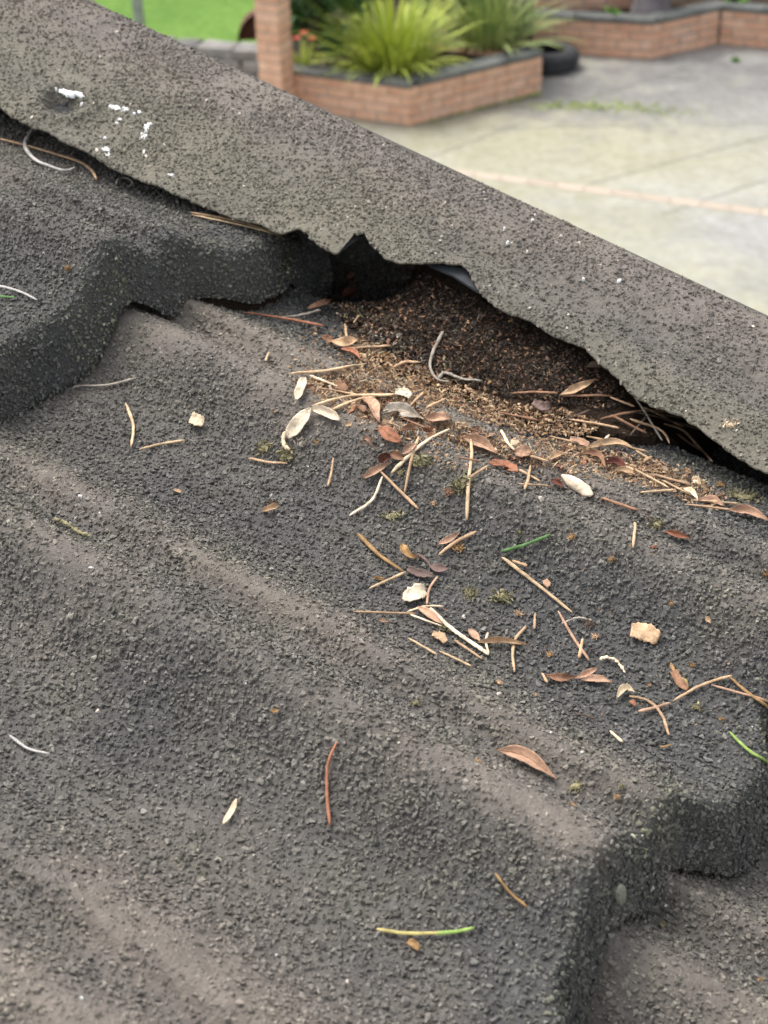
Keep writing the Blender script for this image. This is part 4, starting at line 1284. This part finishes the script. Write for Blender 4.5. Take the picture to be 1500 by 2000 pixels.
# --- stems and twigs
STEM = 'loose stems and twigs on the roof'
for pts, w, col, lab, wig in (
    ([(865, 653), (845, 695), (842, 725), (853, 747), (880, 752)], 6, 'grey', 'grey hooked stem curling down the face of the heap', .1),
    ([(855, 745), (863, 734), (900, 745), (940, 750)], 6, 'grey', 'grey wavy stem hooked beside the other on the heap', .25),
    ([(66, 257), (49, 290), (68, 320), (93, 331), (136, 340), (147, 334)], 8, 'white', 'white bent stem hanging out from under the cap at left', .05),
    ([(-6, 277), (44, 289), (112, 309), (168, 330), (184, 344), (188, 358)], 6, 'tan', 'long tan stem running under the white one with a hooked end', .05),
    ([(227, 365), (231, 356), (243, 354), (256, 359), (259, 365), (253, 369)], 4, 'grey', 'tiny pale loop of stem below the cap at left', .1),
    ([(855, 1132), (838, 1157), (833, 1188)], 5, 'pink', 'pinkish curved stalk above the cream leaf', .05),
    ([(840, 1197), (877, 1233), (908, 1256), (936, 1275), (952, 1287)], 9, 'cream', 'thick cream stalk running down from the cream leaf', .15),
    ([(1027, 1230), (1005, 1256), (1000, 1283), (1003, 1320)], 6, 'tan', 'brown curved stalk crossing the rolled leaf', .15),
    ([(1170, 1293), (1184, 1290), (1202, 1296), (1220, 1320)], 6, 'pale', 'knobbly pale twig curved below the torn leaf', .45),
    ([(1227, 1367), (1260, 1373), (1287, 1397), (1305, 1443)], 6, 'tan', 'long brown stalk trailing from the curled pale leaf', .2),
    ([(1115, 1405), (1135, 1404), (1160, 1412)], 5, 'bark', 'thin grey-brown twig on the right-hand ridge', .2),
    ([(1097, 1223), (1133, 1211), (1156, 1217)], 4, 'grey', 'grey forked twiglet beside the pinkish needle', .3),
    ([(976, 848), (990, 868), (1008, 884)], 6, 'pale', 'pale leaf stalk leading to the heart-shaped leaf', .15),
    ([(1036, 894), (1072, 906)], 5, 'tan', 'tan stalk between the heart-shaped leaf and its neighbour', .1),
    ([(547, 627), (587, 622), (627, 612)], 5, 'grey', 'grey twig under the nose beside the reddish needle', .2),
    ([(640, 600), (655, 585), (670, 570)], 4, 'bark', 'dark twig rising into the hole under the cap', .2),
    ([(673, 638), (676, 652), (680, 666)], 5, 'tan', 'little upright twig left of the heap', .2),
    ([(730, 552), (742, 528), (752, 508)], 4, 'bark', 'dark root-like twig deep in the hole under the cap', .2),
    ([(560, 847), (557, 868), (568, 884)], 9, 'pale', 'small pale curled husk at the foot of the big pod', .1),
    ([(102, 1022), (120, 1030), (150, 1046), (170, 1057)], 9, 'lichen', 'mossy brown twig alone on the left ridge', .6),
    ([(1287, 1467), (1310, 1462)], 4, 'ochre', 'thin ochre fibre on the right-hand ridge', .1),
    ([(817, 1088), (830, 1098), (842, 1112)], 6, 'purple', 'grey-purple leaf stalk below the orange curled leaf', .2),
    ([(1262, 1010), (1275, 1022)], 5, 'bark', 'short dark twig beside the greenish tuft at right', .3),
):
    needle(pts, w, col, lab, 'stem', 'stem', group=STEM, wig=wig, taper=(0.6, 0.6))

# --- leaves: pixel axis, width, colour, label, options
for pts, w, col, lab, kw in (
    ([(648, 674), (672, 680), (698, 672)], 20, 'tan', 'folded tan leaf left of the heap below the hole', dict(curl=.9, shape='pod')),
    ([(626, 666), (650, 674)], 14, 'brown', 'crumpled brown leaf scrap touching the folded tan leaf', dict(curl=.8, shape='torn')),
    ([(668, 690), (686, 694), (704, 711)], 12, 'red', 'small dark red leaf below the folded tan leaf', dict(curl=.9, shape='lance')),
    ([(710, 783), (724, 806), (743, 834)], 22, 'pink', 'pinkish brown narrow leaf in the middle of the litter', dict(curl=.5, fold=.5, shape='lance', rib='rib')),
    ([(743, 817), (785, 808), (828, 824)], 30, 'grey', 'wide dull straw-grey leaf with a wavy edge', dict(curl=.15, fold=.35, shape='lance', rib='straw')),
    ([(833, 822), (858, 819), (884, 822)], 18, 'pink', 'small pointed pinkish leaf right of the wide dull leaf', dict(curl=.4, fold=.3, shape='oval')),
    ([(743, 839), (762, 856), (787, 868)], 25, 'red', 'smooth red-brown leaf below the wide dull leaf', dict(curl=.25, shape='oval', rib='rib')),
    ([(783, 850), (800, 844), (814, 849)], 13, 'brown', 'small curled brown leaf right of the smooth red-brown one', dict(curl=1.0, shape='lance')),
    ([(710, 872), (722, 864), (737, 884)], 10, 'pink', 'thin arched leaf curl left of the leaf cluster', dict(curl=1.0, shape='lance', rise=.004)),
    ([(743, 906), (756, 898), (769, 893)], 18, 'dkred', 'dark red cupped leaf at the top of the cluster', dict(curl=1.1, shape='oval')),
    ([(710, 938), (735, 922), (768, 906)], 15, 'pink', 'long pinkish leaf sweeping left at the bottom of the cluster', dict(curl=.8, shape='lance')),
    ([(765, 888), (778, 893), (792, 901)], 16, 'brown', 'brown folded leaf right in the cluster', dict(curl=.9, shape='oval')),
    ([(787, 890), (800, 882), (814, 873)], 15, 'pink', 'pinkish leaf behind the curved pale needle', dict(curl=.5, shape='oval')),
    ([(773, 772), (788, 774), (802, 782)], 17, 'cream', 'cream leaf scrap at the top of the litter patch', dict(curl=.3, shape='torn')),
    ([(700, 800), (712, 812)], 12, 'brown', 'little brown leaf scrap left of the pinkish narrow leaf', dict(curl=.4, shape='torn')),
    ([(655, 757), (680, 768)], 17, 'brown', 'flat brown scrap beside the pale upper needle', dict(curl=.2, shape='torn')),
    ([(677, 832), (690, 833)], 10, 'tan', 'tiny tan scrap alone right of the second pale pod', dict(curl=.4, shape='torn')),
    ([(905, 858), (938, 868), (975, 894)], 22, 'pink', 'long brown leaf right of the longest upright needle', dict(curl=.5, fold=.3, shape='lance', rib='rib')),
    ([(950, 914), (978, 918), (1007, 934)], 28, 'red', 'oval red-brown leaf with a clear midrib', dict(curl=.2, shape='oval', rib='rib')),
    ([(1006, 888), (1022, 887), (1038, 893)], 24, 'pink', 'small heart-shaped tan leaf between two stalks', dict(curl=.3, shape='oval')),
    ([(1072, 905), (1086, 896), (1102, 898)], 17, 'tan', 'pale-edged curled leaf right of the heart-shaped leaf', dict(curl=.8, shape='oval')),
    ([(1130, 896), (1152, 893), (1168, 900), (1180, 923)], 15, 'brown', 'red-brown curled leaf bending down at its right end', dict(curl=.8, shape='lance')),
    ([(1178, 912), (1198, 912), (1220, 924)], 18, 'dkred', 'dark red leaf with a white underside in the leaf line', dict(curl=.9, shape='oval')),
    ([(1198, 924), (1218, 928), (1238, 935)], 13, 'tan', 'tan leaf scrap just below the dark red leaf', dict(curl=.7, shape='lance')),
    ([(1140, 885), (1172, 874), (1208, 871), (1242, 886)], 14, 'tan', 'long curved tan leaf strip in the leaf line', dict(curl=.5, shape='lance')),
    ([(1112, 864), (1130, 868), (1150, 878)], 14, 'pink', 'pinkish scrap above the curled red-brown leaf', dict(curl=.5, shape='torn')),
    ([(1090, 777), (1125, 764), (1160, 746)], 16, 'tan', 'lit tan leaf lying on the dark right side of the heap', dict(curl=.6, shape='lance')),
    ([(1142, 722), (1162, 716), (1182, 717)], 13, 'bark', 'dark brown leaf in the shade under the cap', dict(curl=.4, shape='lance')),
    ([(1040, 793), (1056, 798), (1074, 797)], 18, 'purple', 'grey-purple leaf scrap on the lower heap', dict(curl=.4, shape='torn')),
    ([(1076, 944), (1088, 950), (1101, 959)], 13, 'dkred', 'dark red scrap touching the right-hand pale pod', dict(curl=.9, shape='lance')),
    ([(1332, 961), (1348, 970), (1361, 983)], 13, 'pale', 'pale leaf sliver at the right below the cap', dict(curl=.7, shape='lance')),
    ([(1360, 986), (1386, 984), (1412, 996)], 18, 'pink', 'pinkish folded leaf near the right edge', dict(curl=.6, shape='oval')),
    ([(1418, 1004), (1455, 1008), (1505, 1030)], 20, 'pink', 'long pinkish brown leaf cut by the right edge', dict(curl=.6, fold=.3, shape='lance')),
    ([(600, 611), (626, 604), (652, 592)], 15, 'brown', 'brown leaf tucked beside the end of the upper nose', dict(curl=.5, shape='lance')),
    ([(667, 589), (680, 580), (694, 574)], 17, 'red', 'red-brown leaf at the mouth of the hole', dict(curl=.6, shape='oval')),
    ([(682, 544), (698, 532)], 9, 'brown', 'small leaf edge lit inside the hole', dict(curl=.6, shape='lance')),
    ([(690, 563), (702, 557)], 13, 'bark', 'dark scrap above the red-brown leaf in the hole', dict(curl=.5, shape='torn')),
    ([(787, 1069), (793, 1090), (806, 1098), (819, 1094)], 15, 'ochre', 'bright orange-brown curled leaf in the right middle', dict(curl=1.0, shape='lance', rise=.002)),
    ([(797, 1117), (820, 1127), (846, 1130)], 15, 'purple', 'grey-purple ragged leaf below the orange curled one', dict(curl=.4, shape='torn')),
    ([(838, 1112), (855, 1116), (878, 1118)], 17, 'purple', 'pointed grey-purple leaf with a thin tip', dict(curl=.5, shape='lance')),
    ([(855, 1069), (878, 1058), (902, 1042)], 13, 'pink', 'thin pinkish leaf resting against a tan needle', dict(curl=.6, shape='lance')),
    ([(792, 1184), (810, 1168), (830, 1162)], 32, 'cream', 'bright cream leaf blade in the middle of the right pan', dict(curl=.3, shape='torn')),
    ([(815, 1194), (838, 1210), (864, 1228)], 17, 'pink', 'brown folded leaf running from the cream blade to the knot', dict(curl=.9, shape='lance')),
    ([(914, 1237), (924, 1248), (938, 1262)], 14, 'pink', 'pale pinkish leaf above the rolled leaf', dict(curl=.5, shape='lance')),
    ([(932, 1262), (980, 1261), (1034, 1268)], 13, 'tan', 'long rolled tan leaf lying level', dict(curl=1.2, shape='lance')),
    ([(842, 1247), (856, 1252), (868, 1264)], 18, 'tan', 'triangular tan leaf scrap below the knot', dict(curl=.3, shape='torn')),
    ([(1066, 1137), (1074, 1150)], 12, 'pink', 'tiny pink scrap right of the straight straw needle', dict(curl=.4, shape='torn')),
    ([(736, 1220), (758, 1224)], 8, 'pink', 'small pinkish sliver below the level tan needle', dict(curl=.5, shape='lance')),
    ([(1233, 1236), (1258, 1238), (1288, 1252)], 34, 'tan', 'flat torn tan leaf piece alone on the right pan', dict(curl=.1, shape='torn')),
    ([(1298, 1044), (1326, 1052), (1351, 1055)], 13, 'red', 'small folded red-brown leaf alone at upper right', dict(curl=.9, shape='lance')),
    ([(1062, 1328), (1092, 1333), (1124, 1330)], 17, 'brown', 'left leaf of the folded red-brown pair', dict(curl=.9, shape='lance')),
    ([(1120, 1334), (1142, 1326), (1168, 1311)], 13, 'pink', 'narrow upper leaf of the folded red-brown pair', dict(curl=.9, shape='lance')),
    ([(1134, 1336), (1164, 1333), (1197, 1341)], 15, 'pink', 'right leaf of the folded red-brown pair', dict(curl=.4, shape='lance')),
    ([(1315, 1318), (1326, 1338), (1342, 1353)], 17, 'brown', 'brown cupped leaf with an orange tip near the right edge', dict(curl=.6, shape='torn')),
    ([(1309, 1300), (1317, 1320)], 7, 'ochre', 'orange leaf tip standing above the brown cupped leaf', dict(curl=.5, shape='lance')),
    ([(1332, 1329), (1344, 1346)], 7, 'ygreen', 'small yellow-green sliver beside the brown cupped leaf', dict(curl=.5, shape='lance')),
    ([(1202, 1372), (1220, 1352), (1240, 1360)], 15, 'pale', 'pale curled leaf at the head of the long brown stalk', dict(curl=.9, shape='lance')),
    ([(1230, 1376), (1240, 1386)], 9, 'red', 'red scrap under the pale curled leaf', dict(curl=.6, shape='torn')),
    ([(967, 1474), (1030, 1482), (1062, 1508), (1088, 1530)], 27, 'pink', 'large pinkish brown leaf on the ridge in the lower right', dict(curl=.45, fold=.3, shape='lance', rib='rib')),
    ([(510, 1006), (525, 1002), (544, 994)], 12, 'tan', 'curled tan leaf scrap alone in the middle pan', dict(curl=.9, shape='pod')),
    ([(796, 1846), (806, 1852), (818, 1862)], 15, 'ochre', 'crumpled ochre scrap below the two-coloured needle', dict(curl=.8, shape='torn')),
    ([(376, 822), (390, 828), (402, 830)], 24, 'pale', 'round lacy pale flake on the open tile at left', dict(curl=.15, shape='torn')),
    ([(448, 430), (475, 434), (500, 443)], 8, 'red', 'thin reddish leaf under the cap edge behind two needles', dict(curl=.5, shape='lance')),
    ([(1380, 1206), (1390, 1220)], 9, 'tan', 'tiny tan curl alone on the far right pan', dict(curl=.8, shape='lance')),
    ([(340, 964), (354, 968)], 7, 'tan', 'tiny tan scrap on the pan at left', dict(curl=.5, shape='torn')),
    ([(533, 1390), (549, 1390)], 8, 'ochre', 'orange seed scrap on the lower ridge', dict(curl=.3, shape='oval')),
):
    leaf(pts, w, col, lab, **kw)

# --- pale seed pods
POD = 'pale winged seeds on the tiles'
for pts, w, col, lab, kw in (
    ([(610, 801), (592, 824), (565, 858)], 30, 'cream', 'large cream seed pod standing on its stalk end', dict(curl=.45, shape='pod')),
    ([(611, 802), (636, 808), (667, 825)], 20, 'cream', 'cream seed pod leading right from the top of the large one', dict(curl=.8, shape='pod')),
    ([(592, 746), (588, 766), (582, 786)], 19, 'cream', 'narrow cream pod with a brown edge above the large pod', dict(curl=.4, shape='pod')),
    ([(1099, 932), (1126, 948), (1158, 973)], 26, 'cream', 'smooth cream seed pod right of the litter patch', dict(curl=-.35, shape='pod')),
    ([(463, 1566), (456, 1586), (436, 1616)], 12, 'pale', 'orange-cream narrow pod alone in the lower left', dict(curl=.2, shape='pod')),
):
    leaf(pts, w * 0.88, col, lab, name='seed_pod', cat='seed pod', group=POD, **kw)

# --- lichen tufts and crumbs
for x, y, r, col, lab, kw in (
    (517, 878, 17, 'lichen', 'brownish tuft at the left end below the large pod', {}),
    (558, 893, 22, 'lichen', 'mossy tuft at the foot of the large pod', {}),
    (590, 868, 13, 'grey', 'small grey tuft right of the large pod', {}),
    (823, 903, 20, 'lichen', 'grey-green lichen tuft beside the leaf cluster', {}),
    (783, 924, 11, 'lichen', 'little lichen tuft under the curved pale needle', {}),
    (903, 948, 22, 'lichen', 'grey-green tuft behind the longest upright needle', {}),
    (880, 962, 11, 'brown', 'brown splintered crumb left of the longest upright needle', {}),
    (768, 1010, 14, 'lichen', 'flat mossy crumb below the straight tan needle', dict(stretch=2.0, flat=.3)),
    (847, 984, 8, 'tan', 'tiny tan crumb between two needles', {}),
    (532, 985, 11, 'bark', 'brown crumb on top of the curled tan scrap', {}),
    (917, 1163, 16, 'lichen', 'left one of two lichen tufts on the right pan', {}),
    (980, 1170, 21, 'lichen', 'larger right one of two lichen tufts on the right pan', {}),
    (863, 1232, 15, 'lichen', 'mossy knot where the stalks meet', {}),
    (897, 1073, 12, 'ochre', 'brown crumb under the thin leaf and tan needle', {}),
    (740, 1134, 9, 'ochre', 'small crumb inside the V of needles', {}),
    (1013, 1202, 9, 'tan', 'small tan crumb below the larger lichen tuft', {}),
    (1072, 1282, 8, 'ochre', 'ochre crumb right of the rolled leaf', {}),
    (973, 1338, 8, 'tan', 'tan crumb below the rolled leaf', {}),
    (1195, 1094, 9, 'ochre', 'orange crumb below the lone short upright needle', {}),
    (1283, 1027, 14, 'lichen', 'greenish tuft near the right-hand leaf line', {}),
    (1117, 1050, 8, 'ochre', 'orange-brown crumb right of the green needle tip', {}),
    (1275, 1072, 7, 'red', 'small red crumb right of the lone upright needle', {}),
    (1150, 1221, 13, 'bark', 'dark tuft at the end of the grey forked twiglet', {}),
    (1162, 1247, 9, 'tan', 'tan crumb right of the crossing stub', {}),
    (1360, 1385, 12, 'lichen', 'round lichen ball right of the brown stalk', {}),
    (1352, 1302, 7, 'ochre', 'ochre crumb above the long tan needle at right', {}),
    (1407, 1408, 6, 'ochre', 'orange crumb by the right edge above the lime needle', {}),
    (1268, 1341, 6, 'brown', 'brown crumb above the long brown stalk', {}),
    (1045, 1362, 6, 'tan', 'tan crumb below the folded leaf pair', {}),
    (1125, 1538, 14, 'lichen', 'brown tuft right of the large pinkish leaf', dict(stretch=1.3)),
    (1207, 1556, 9, 'tan', 'tan crumb above the lower nose', {}),
    (1213, 1537, 7, 'lichen', 'small lichen crumb just above the tan one near the lower nose', {}),
    (1117, 1577, 9, 'tan', 'tan crumb on the ridge left of the lower nose', {}),
    (932, 1491, 6, 'ochre', 'orange crumb left of the large pinkish leaf', {}),
    (1292, 1812, 10, 'lichen', 'lichen crumb on the lowest course below the lobe', {}),
    (1482, 1918, 8, 'ochre', 'ochre crumb in the bottom right corner', {}),
    (135, 525, 8, 'ochre', 'orange crumb on the upper course', {}),
    (536, 806, 6, 'ochre', 'ochre crumb left of the large pod', {}),
    (1360, 945, 15, 'pale', 'pale flaky crumb below the cap at right', {}),
    (1406, 951, 10, 'ochre', 'red-brown crumb below the cap at right', {}),
    (1342, 925, 11, 'tan', 'tan crumb below the needle bundle', {}),
    (1448, 973, 20, 'lichen', 'long grey-green lichen mat near the right edge', dict(stretch=2.0, flat=.35)),
    (812, 1377, 10, 'lichen', 'lone lichen crumb on the lower ridge', {}),
    (620, 866, 6, 'ochre', 'tiny ochre crumb between the pods and the leaf cluster', {}),
    (1015, 1040, 6, 'lichen', 'tiny crumb above the green needle', {}),
    (1495, 1123, 8, 'ochre', 'ochre crumb at the right edge', {}),
    (1312, 1180, 6, 'ochre', 'ochre crumb above the flat torn leaf', {}),
    (1405, 950, 7, 'ochre', 'dark ochre crumb beside the red-brown crumb at right', dict(seed=4)),
):
    tuft(x, y, r, col, lab, **kw)
# bits lying on the barge cap
tuft(1428, 831, 14, 'pale', 'pale crumbly flake lying on the barge cap at right', name='dry_flake', cat='flake', f=lambda c, d: cap_n(c), stretch=1.5, flat=.3)
tuft(1176, 672, 7, 'ochre', 'tiny ochre crumb on the barge cap above the heap', name='dry_flake', cat='flake', f=lambda c, d: cap_n(c), flat=.3)

M['dark2'] = lit('dark2', (.035, .024, .018))
# --- the compost heap and the fine crumbs round it (nobody could count these)
def crumbs(name, label, polys, parent=None, seed=5):
    """polys: (pixel outline, count, size range px, colours)"""
    rg = np.random.default_rng(seed)
    by = {}
    for poly, n, (s0, s1), cols, *fib in polys:
        q = np.array(poly, dtype=float); lo, hi = q.min(0), q.max(0); got = 0
        while got < n:
            x, y = lo + rg.random(2) * (hi - lo)
            ins = False; j = len(q) - 1
            for i in range(len(q)):
                if (q[i, 1] > y) != (q[j, 1] > y) and x < (q[j, 0] - q[i, 0]) * (y - q[i, 1]) / (q[j, 1] - q[i, 1]) + q[i, 0]: ins = not ins
                j = i
            if not ins: continue
            got += 1
            by.setdefault(cols[rg.integers(len(cols))], []).append((x, y, rg.uniform(s0, s1), 0.12 if fib else 1.0))
    mats = list(by); V, F, MI = [], [], []
    # trace all rays in blocks
    for mi, col in enumerate(mats):
        A = np.array(by[col])
        for blk in np.array_split(A, max(1, len(A) // 400)):
            Hh = hits(blk[:, :2])
            P = ORG + Hh[:, 0:1] * AC + Hh[:, 1:2] * AD + Hh[:, 2:3] * AN
            sz = blk[:, 2] * (P @ FWD) / FPX
            for p, s, fb in zip(P, sz, blk[:, 3]):
                t = rg.normal(size=3); t /= np.linalg.norm(t); t -= AN * (t @ AN) * 0.5; t /= np.linalg.norm(t)
                b = np.cross(t, AN + rg.normal(size=3) * .6); b /= np.linalg.norm(b); m = np.cross(t, b)
                w = s * rg.uniform(.15, .5) * fb; bend = rg.uniform(-.3, .5) * s; h = s * rg.uniform(0.02, 0.25) * (1.0 if fb > .5 else .4); k = len(V)
                p0 = p + AN * (h + 0.0004)
                V += [p0 - t * s * .5 - b * w * .3, p0 - t * s * .5 + b * w * .3, p0 + m * bend - b * w * .6, p0 + m * bend + b * w * .6, p0 + t * s * .5 - b * w * .2, p0 + t * s * .5 + b * w * .2,
                      p0 + m * (bend - s * .1)]
                F += [(k, k + 1, k + 3, k + 2), (k + 2, k + 3, k + 5, k + 4), (k, k + 1, k + 6), (k + 4, k + 5, k + 6)]
                MI += [mi] * 4
    o = mesh_py(name, V, F)
    for col in mats: o.data.materials.append(M[col])
    o.data.polygons.foreach_set('material_index', np.array(MI, dtype=np.int32))
    return tag(o, label, 'litter', kind='stuff')

# the heap's body
hc = np.arange(0.160, 0.318, 0.0022); hd = np.arange(-0.42, -0.07, 0.0022)
Hc, Hd = np.meshgrid(hc, hd)
Hn = S(Hc, Hd) - 0.0008 + np.where(heap(Hc, Hd) > 0.006, 0, -0.008) + 0.0012 * fbm(Hc * 400, Hd * 400, 99, 2) * (heap(Hc, Hd) > 0.002)
M['compost'] = mat_plain('dark_compost', (.016, .011, .008), (.048, .032, .022), 900, 0.95, 0.1, 0.8, 0.002)
hb = mesh_np('compost_heap', W(Hc, Hd, Hn).reshape(-1, 3), grid_faces(*Hc.shape), False, M['compost'])
tag(hb, 'heap of dark brown rotted leaf compost packed into the gap under the cap', 'compost', kind='stuff')
hole = [(668, 520), (770, 505), (925, 585), (1040, 640), (1130, 690), (1200, 745), (1230, 790), (1180, 800), (1080, 790), (960, 770), (880, 745), (790, 700), (700, 650), (650, 610)]
apron = [(660, 650), (760, 690), (900, 755), (1000, 790), (1100, 800), (1180, 830), (1150, 850), (1050, 850), (960, 830), (880, 800), (800, 790), (700, 790), (620, 770), (585, 745), (700, 715)]
edge_ = [(590, 740), (700, 770), (830, 800), (960, 850), (1100, 860), (1280, 900), (1420, 970), (1400, 1000), (1200, 940), (1000, 900), (830, 870), (740, 830), (620, 780)]
drift = [(600, 640), (700, 640), (760, 700), (900, 790), (1100, 850), (1300, 900), (1480, 980), (1460, 1010), (1280, 960), (1100, 930), (960, 920), (840, 930), (740, 900), (700, 840), (610, 790), (560, 730)]
wide = [(560, 660), (760, 660), (1240, 830), (1500, 960), (1500, 1440), (1100, 1400), (720, 1200), (540, 900)]
crumbs('compost_crumbs', 'thick layer of dark and tan crumbs spilling from the heap under the cap', [
    (hole, 7000, (4, 11), ('dark', 'dark', 'bark', 'dark', 'dark', 'bark', 'dark2', 'brown')),  # dark compost, coloured darker still for the shade under the cap
    (hole, 200, (5, 13), ('tan', 'brown', 'ochre', 'lichen')),
    (apron, 3400, (4, 12), ('tan', 'ochre', 'brown', 'straw', 'straw', 'brown', 'tan', 'bark')),
    (edge_, 2600, (4, 12), ('tan', 'straw', 'ochre', 'brown', 'straw', 'pink', 'tan')),
    (edge_, 800, (10, 34), ('tan', 'straw', 'straw', 'pale', 'tan', 'brown'), 1),
    (apron, 700, (10, 32), ('tan', 'straw', 'brown', 'straw', 'pale'), 1),
    (hole, 160, (10, 24), ('bark', 'brown', 'grey'), 1),
    (drift, 1700, (4, 11), ('tan', 'ochre', 'brown', 'tan', 'bark', 'straw')),
    (edge_, 190, (12, 26), ('pink', 'tan', 'brown', 'red', 'tan', 'pale', 'bark')),
    ([(640, 590), (720, 600), (800, 660), (900, 740), (820, 730), (700, 690)], 420, (5, 15), ('bark', 'lichen', 'dark', 'brown', 'grey')),
    (wide, 240, (3, 8), ('ochre', 'tan', 'lichen', 'brown', 'pale', 'bark')),
    ([(0, 800), (600, 900), (1100, 1500), (1100, 1990), (0, 1990)], 26, (3, 7), ('ochre', 'tan', 'ivory')),
])

# --- parts of the roof things: splashes and painted hole on the cap, zinc strip, nail, lichen on the noses
def blob_on(name, x, y, rx, ry, mat, parent, f, seed, lift=0.0005, n=24, rot=0.0):
    rr = random.Random(seed); V = []; k = [1 + rr.uniform(-.55, .4) for _ in range(n)]
    for ring, sc, lf in ((0, 1.0, -0.0012), (1, 0.93, lift), (2, 0.5, lift + 0.0002)):
        for i in range(n):
            a = 2 * math.pi * i / n
            ux, uy = math.cos(a) * rx * k[i] * sc, math.sin(a) * ry * k[i] * sc
            V.append((x + ux * math.cos(rot) - uy * math.sin(rot), y + ux * math.sin(rot) + uy * math.cos(rot), lf))
    Hh = hits([v[:2] for v in V], f)
    V = [to_world(h) + AN * v[2] for h, v in zip(Hh, V)]
    F = [(r * n + i, r * n + (i + 1) % n, (r + 1) * n + (i + 1) % n, (r + 1) * n + i) for r in range(2) for i in range(n)] + [tuple(2 * n + i for i in range(n))]
    return mesh_py(name, [Vector(v) - parent.location for v in V], F, mat, parent, True)
capf = lambda c, d: np.interp(c, sec[:, 0], sn) + 0.0004
for i_, (x, y, rx, ry, rot) in enumerate(((133, 181, 15, 5, .3), (157, 185, 15, 3.6, .35), (180, 193, 14, 3.2, .5), (197, 200, 5, 3, .3), (226, 211, 15, 4.5, .25), (243, 214, 8, 3.5, .2), (286, 250, 5, 9, .3), (281, 266, 7, 6, -.6), (207, 293, 7, 5, .2), (210, 303, 6, 3.5, 0), (216, 317, 5, 2, .4), (272, 220, 4, 3, 0), (262, 222, 3, 2, 0), (292, 243, 5, 2, 0), (235, 234, 4, 2, 0), (110, 232, 5, 4, .6), (116, 243, 5, 3, .6), (160, 203, 3, 2, 0), (192, 209, 4, 2.5, 0), (205, 270, 3, 2, 0), (335, 343, 7, 3, .2), (110, 174, 2.5, 2.5, 0), (281, 297, 2, 4, .2), (172, 214, 2, 2, 0), (228, 241, 4, 2, .3))):
    blob_on('white_splash', x, y, rx, ry, M['splash'], cap_t, capf, 100 + i_, rot=rot)
for i_, (x, y, rx, ry) in enumerate(((985, 446, 6, 3), (1040, 430, 7, 3), (992, 473, 6, 3), (1045, 420, 4, 2), (1140, 545, 6, 5), (945, 376, 4, 2), (1210, 548, 9, 7))):
    blob_on('white_splash', x, y, rx * .4, ry * .4, M['splash'], cap_t, capf, 160 + i_, rot=.2)
for i_, (x, y, rx, ry, rot, par) in enumerate(((157, 970, 10, 5, .3, P2), (184, 1007, 6, 4, 0, P2), (195, 1003, 4, 3, 0, P2), (178, 1110, 9, 3, 0, P2), (17, 1140, 4, 4, 0, P2), (480, 1336, 4, 4, 0, P2), (160, 1950, 8, 4, .5, P2), (540, 1866, 5, 4, 0, P2), (1137, 1470, 6, 4, 0, P2), (1075, 1432, 5, 3, 0, P2), (1468, 1422, 4, 4, 0, P2), (1300, 1770, 5, 5, 0, P3), (85, 496, 4, 4, 0, P1))):
    blob_on('white_splash', x, y, rx * .5, ry * .5, M['splash'], par, S, 200 + i_, rot=rot)
blob_on('torn_hole_shade', 128, 201, 17, 7, M['hole'], cap_t, lambda c, d: capf(c, d) - 0.006, 300, rot=-.5)  # dark patch laid in the dent, painting the shade inside the hole
# nail in the lobe of the lower nose
nb = hitW(1199, 1742); t_n = np.array(P2.location)
Vn, Fn = [], []
for z_, r_ in ((-0.006, 0.0022), (0.001, 0.0022), (0.001, 0.0036), (0.0022, 0.0034), (0.0028, 0.0018)):
    for j in range(10):
        a = 2 * math.pi * j / 10
        b_ = AC * 0.75 * math.cos(a) + (AN * 0.93 - AD * 0.36) * 1.15 * math.sin(a)
        Vn.append(nb + b_ * r_ + (AD * 0.93 + AN * 0.36) * (z_ + 0.0012) - t_n)
for i in range(4):
    for j in range(10): Fn.append((i * 10 + j, i * 10 + (j + 1) % 10, i * 10 + 10 + (j + 1) % 10, i * 10 + 10 + j))
Fn.append(tuple(40 + j for j in range(10)))
mesh_py('nail', Vn, Fn, M['nail'], P2)
# zinc strip showing under the cap edge
zc = [hit(x, y, lambda c, d: cap_plane(c, d) - 0.003) for x, y in ((830, 512), (908, 524), (934, 569), (926, 564), (884, 537), (842, 519))]
zw = [Vector(to_world(p)) - cap_t.location for p in zc]
zw = zw + [v - Vector(AN * 0.0012) for v in zw]
mesh_py('flashing_strip', zw, [(0, 1, 2, 3, 4, 5), (11, 10, 9, 8, 7, 6)] + [(i, (i + 1) % 6, 6 + (i + 1) % 6, 6 + i) for i in range(6)], M['zinc'], cap_t)
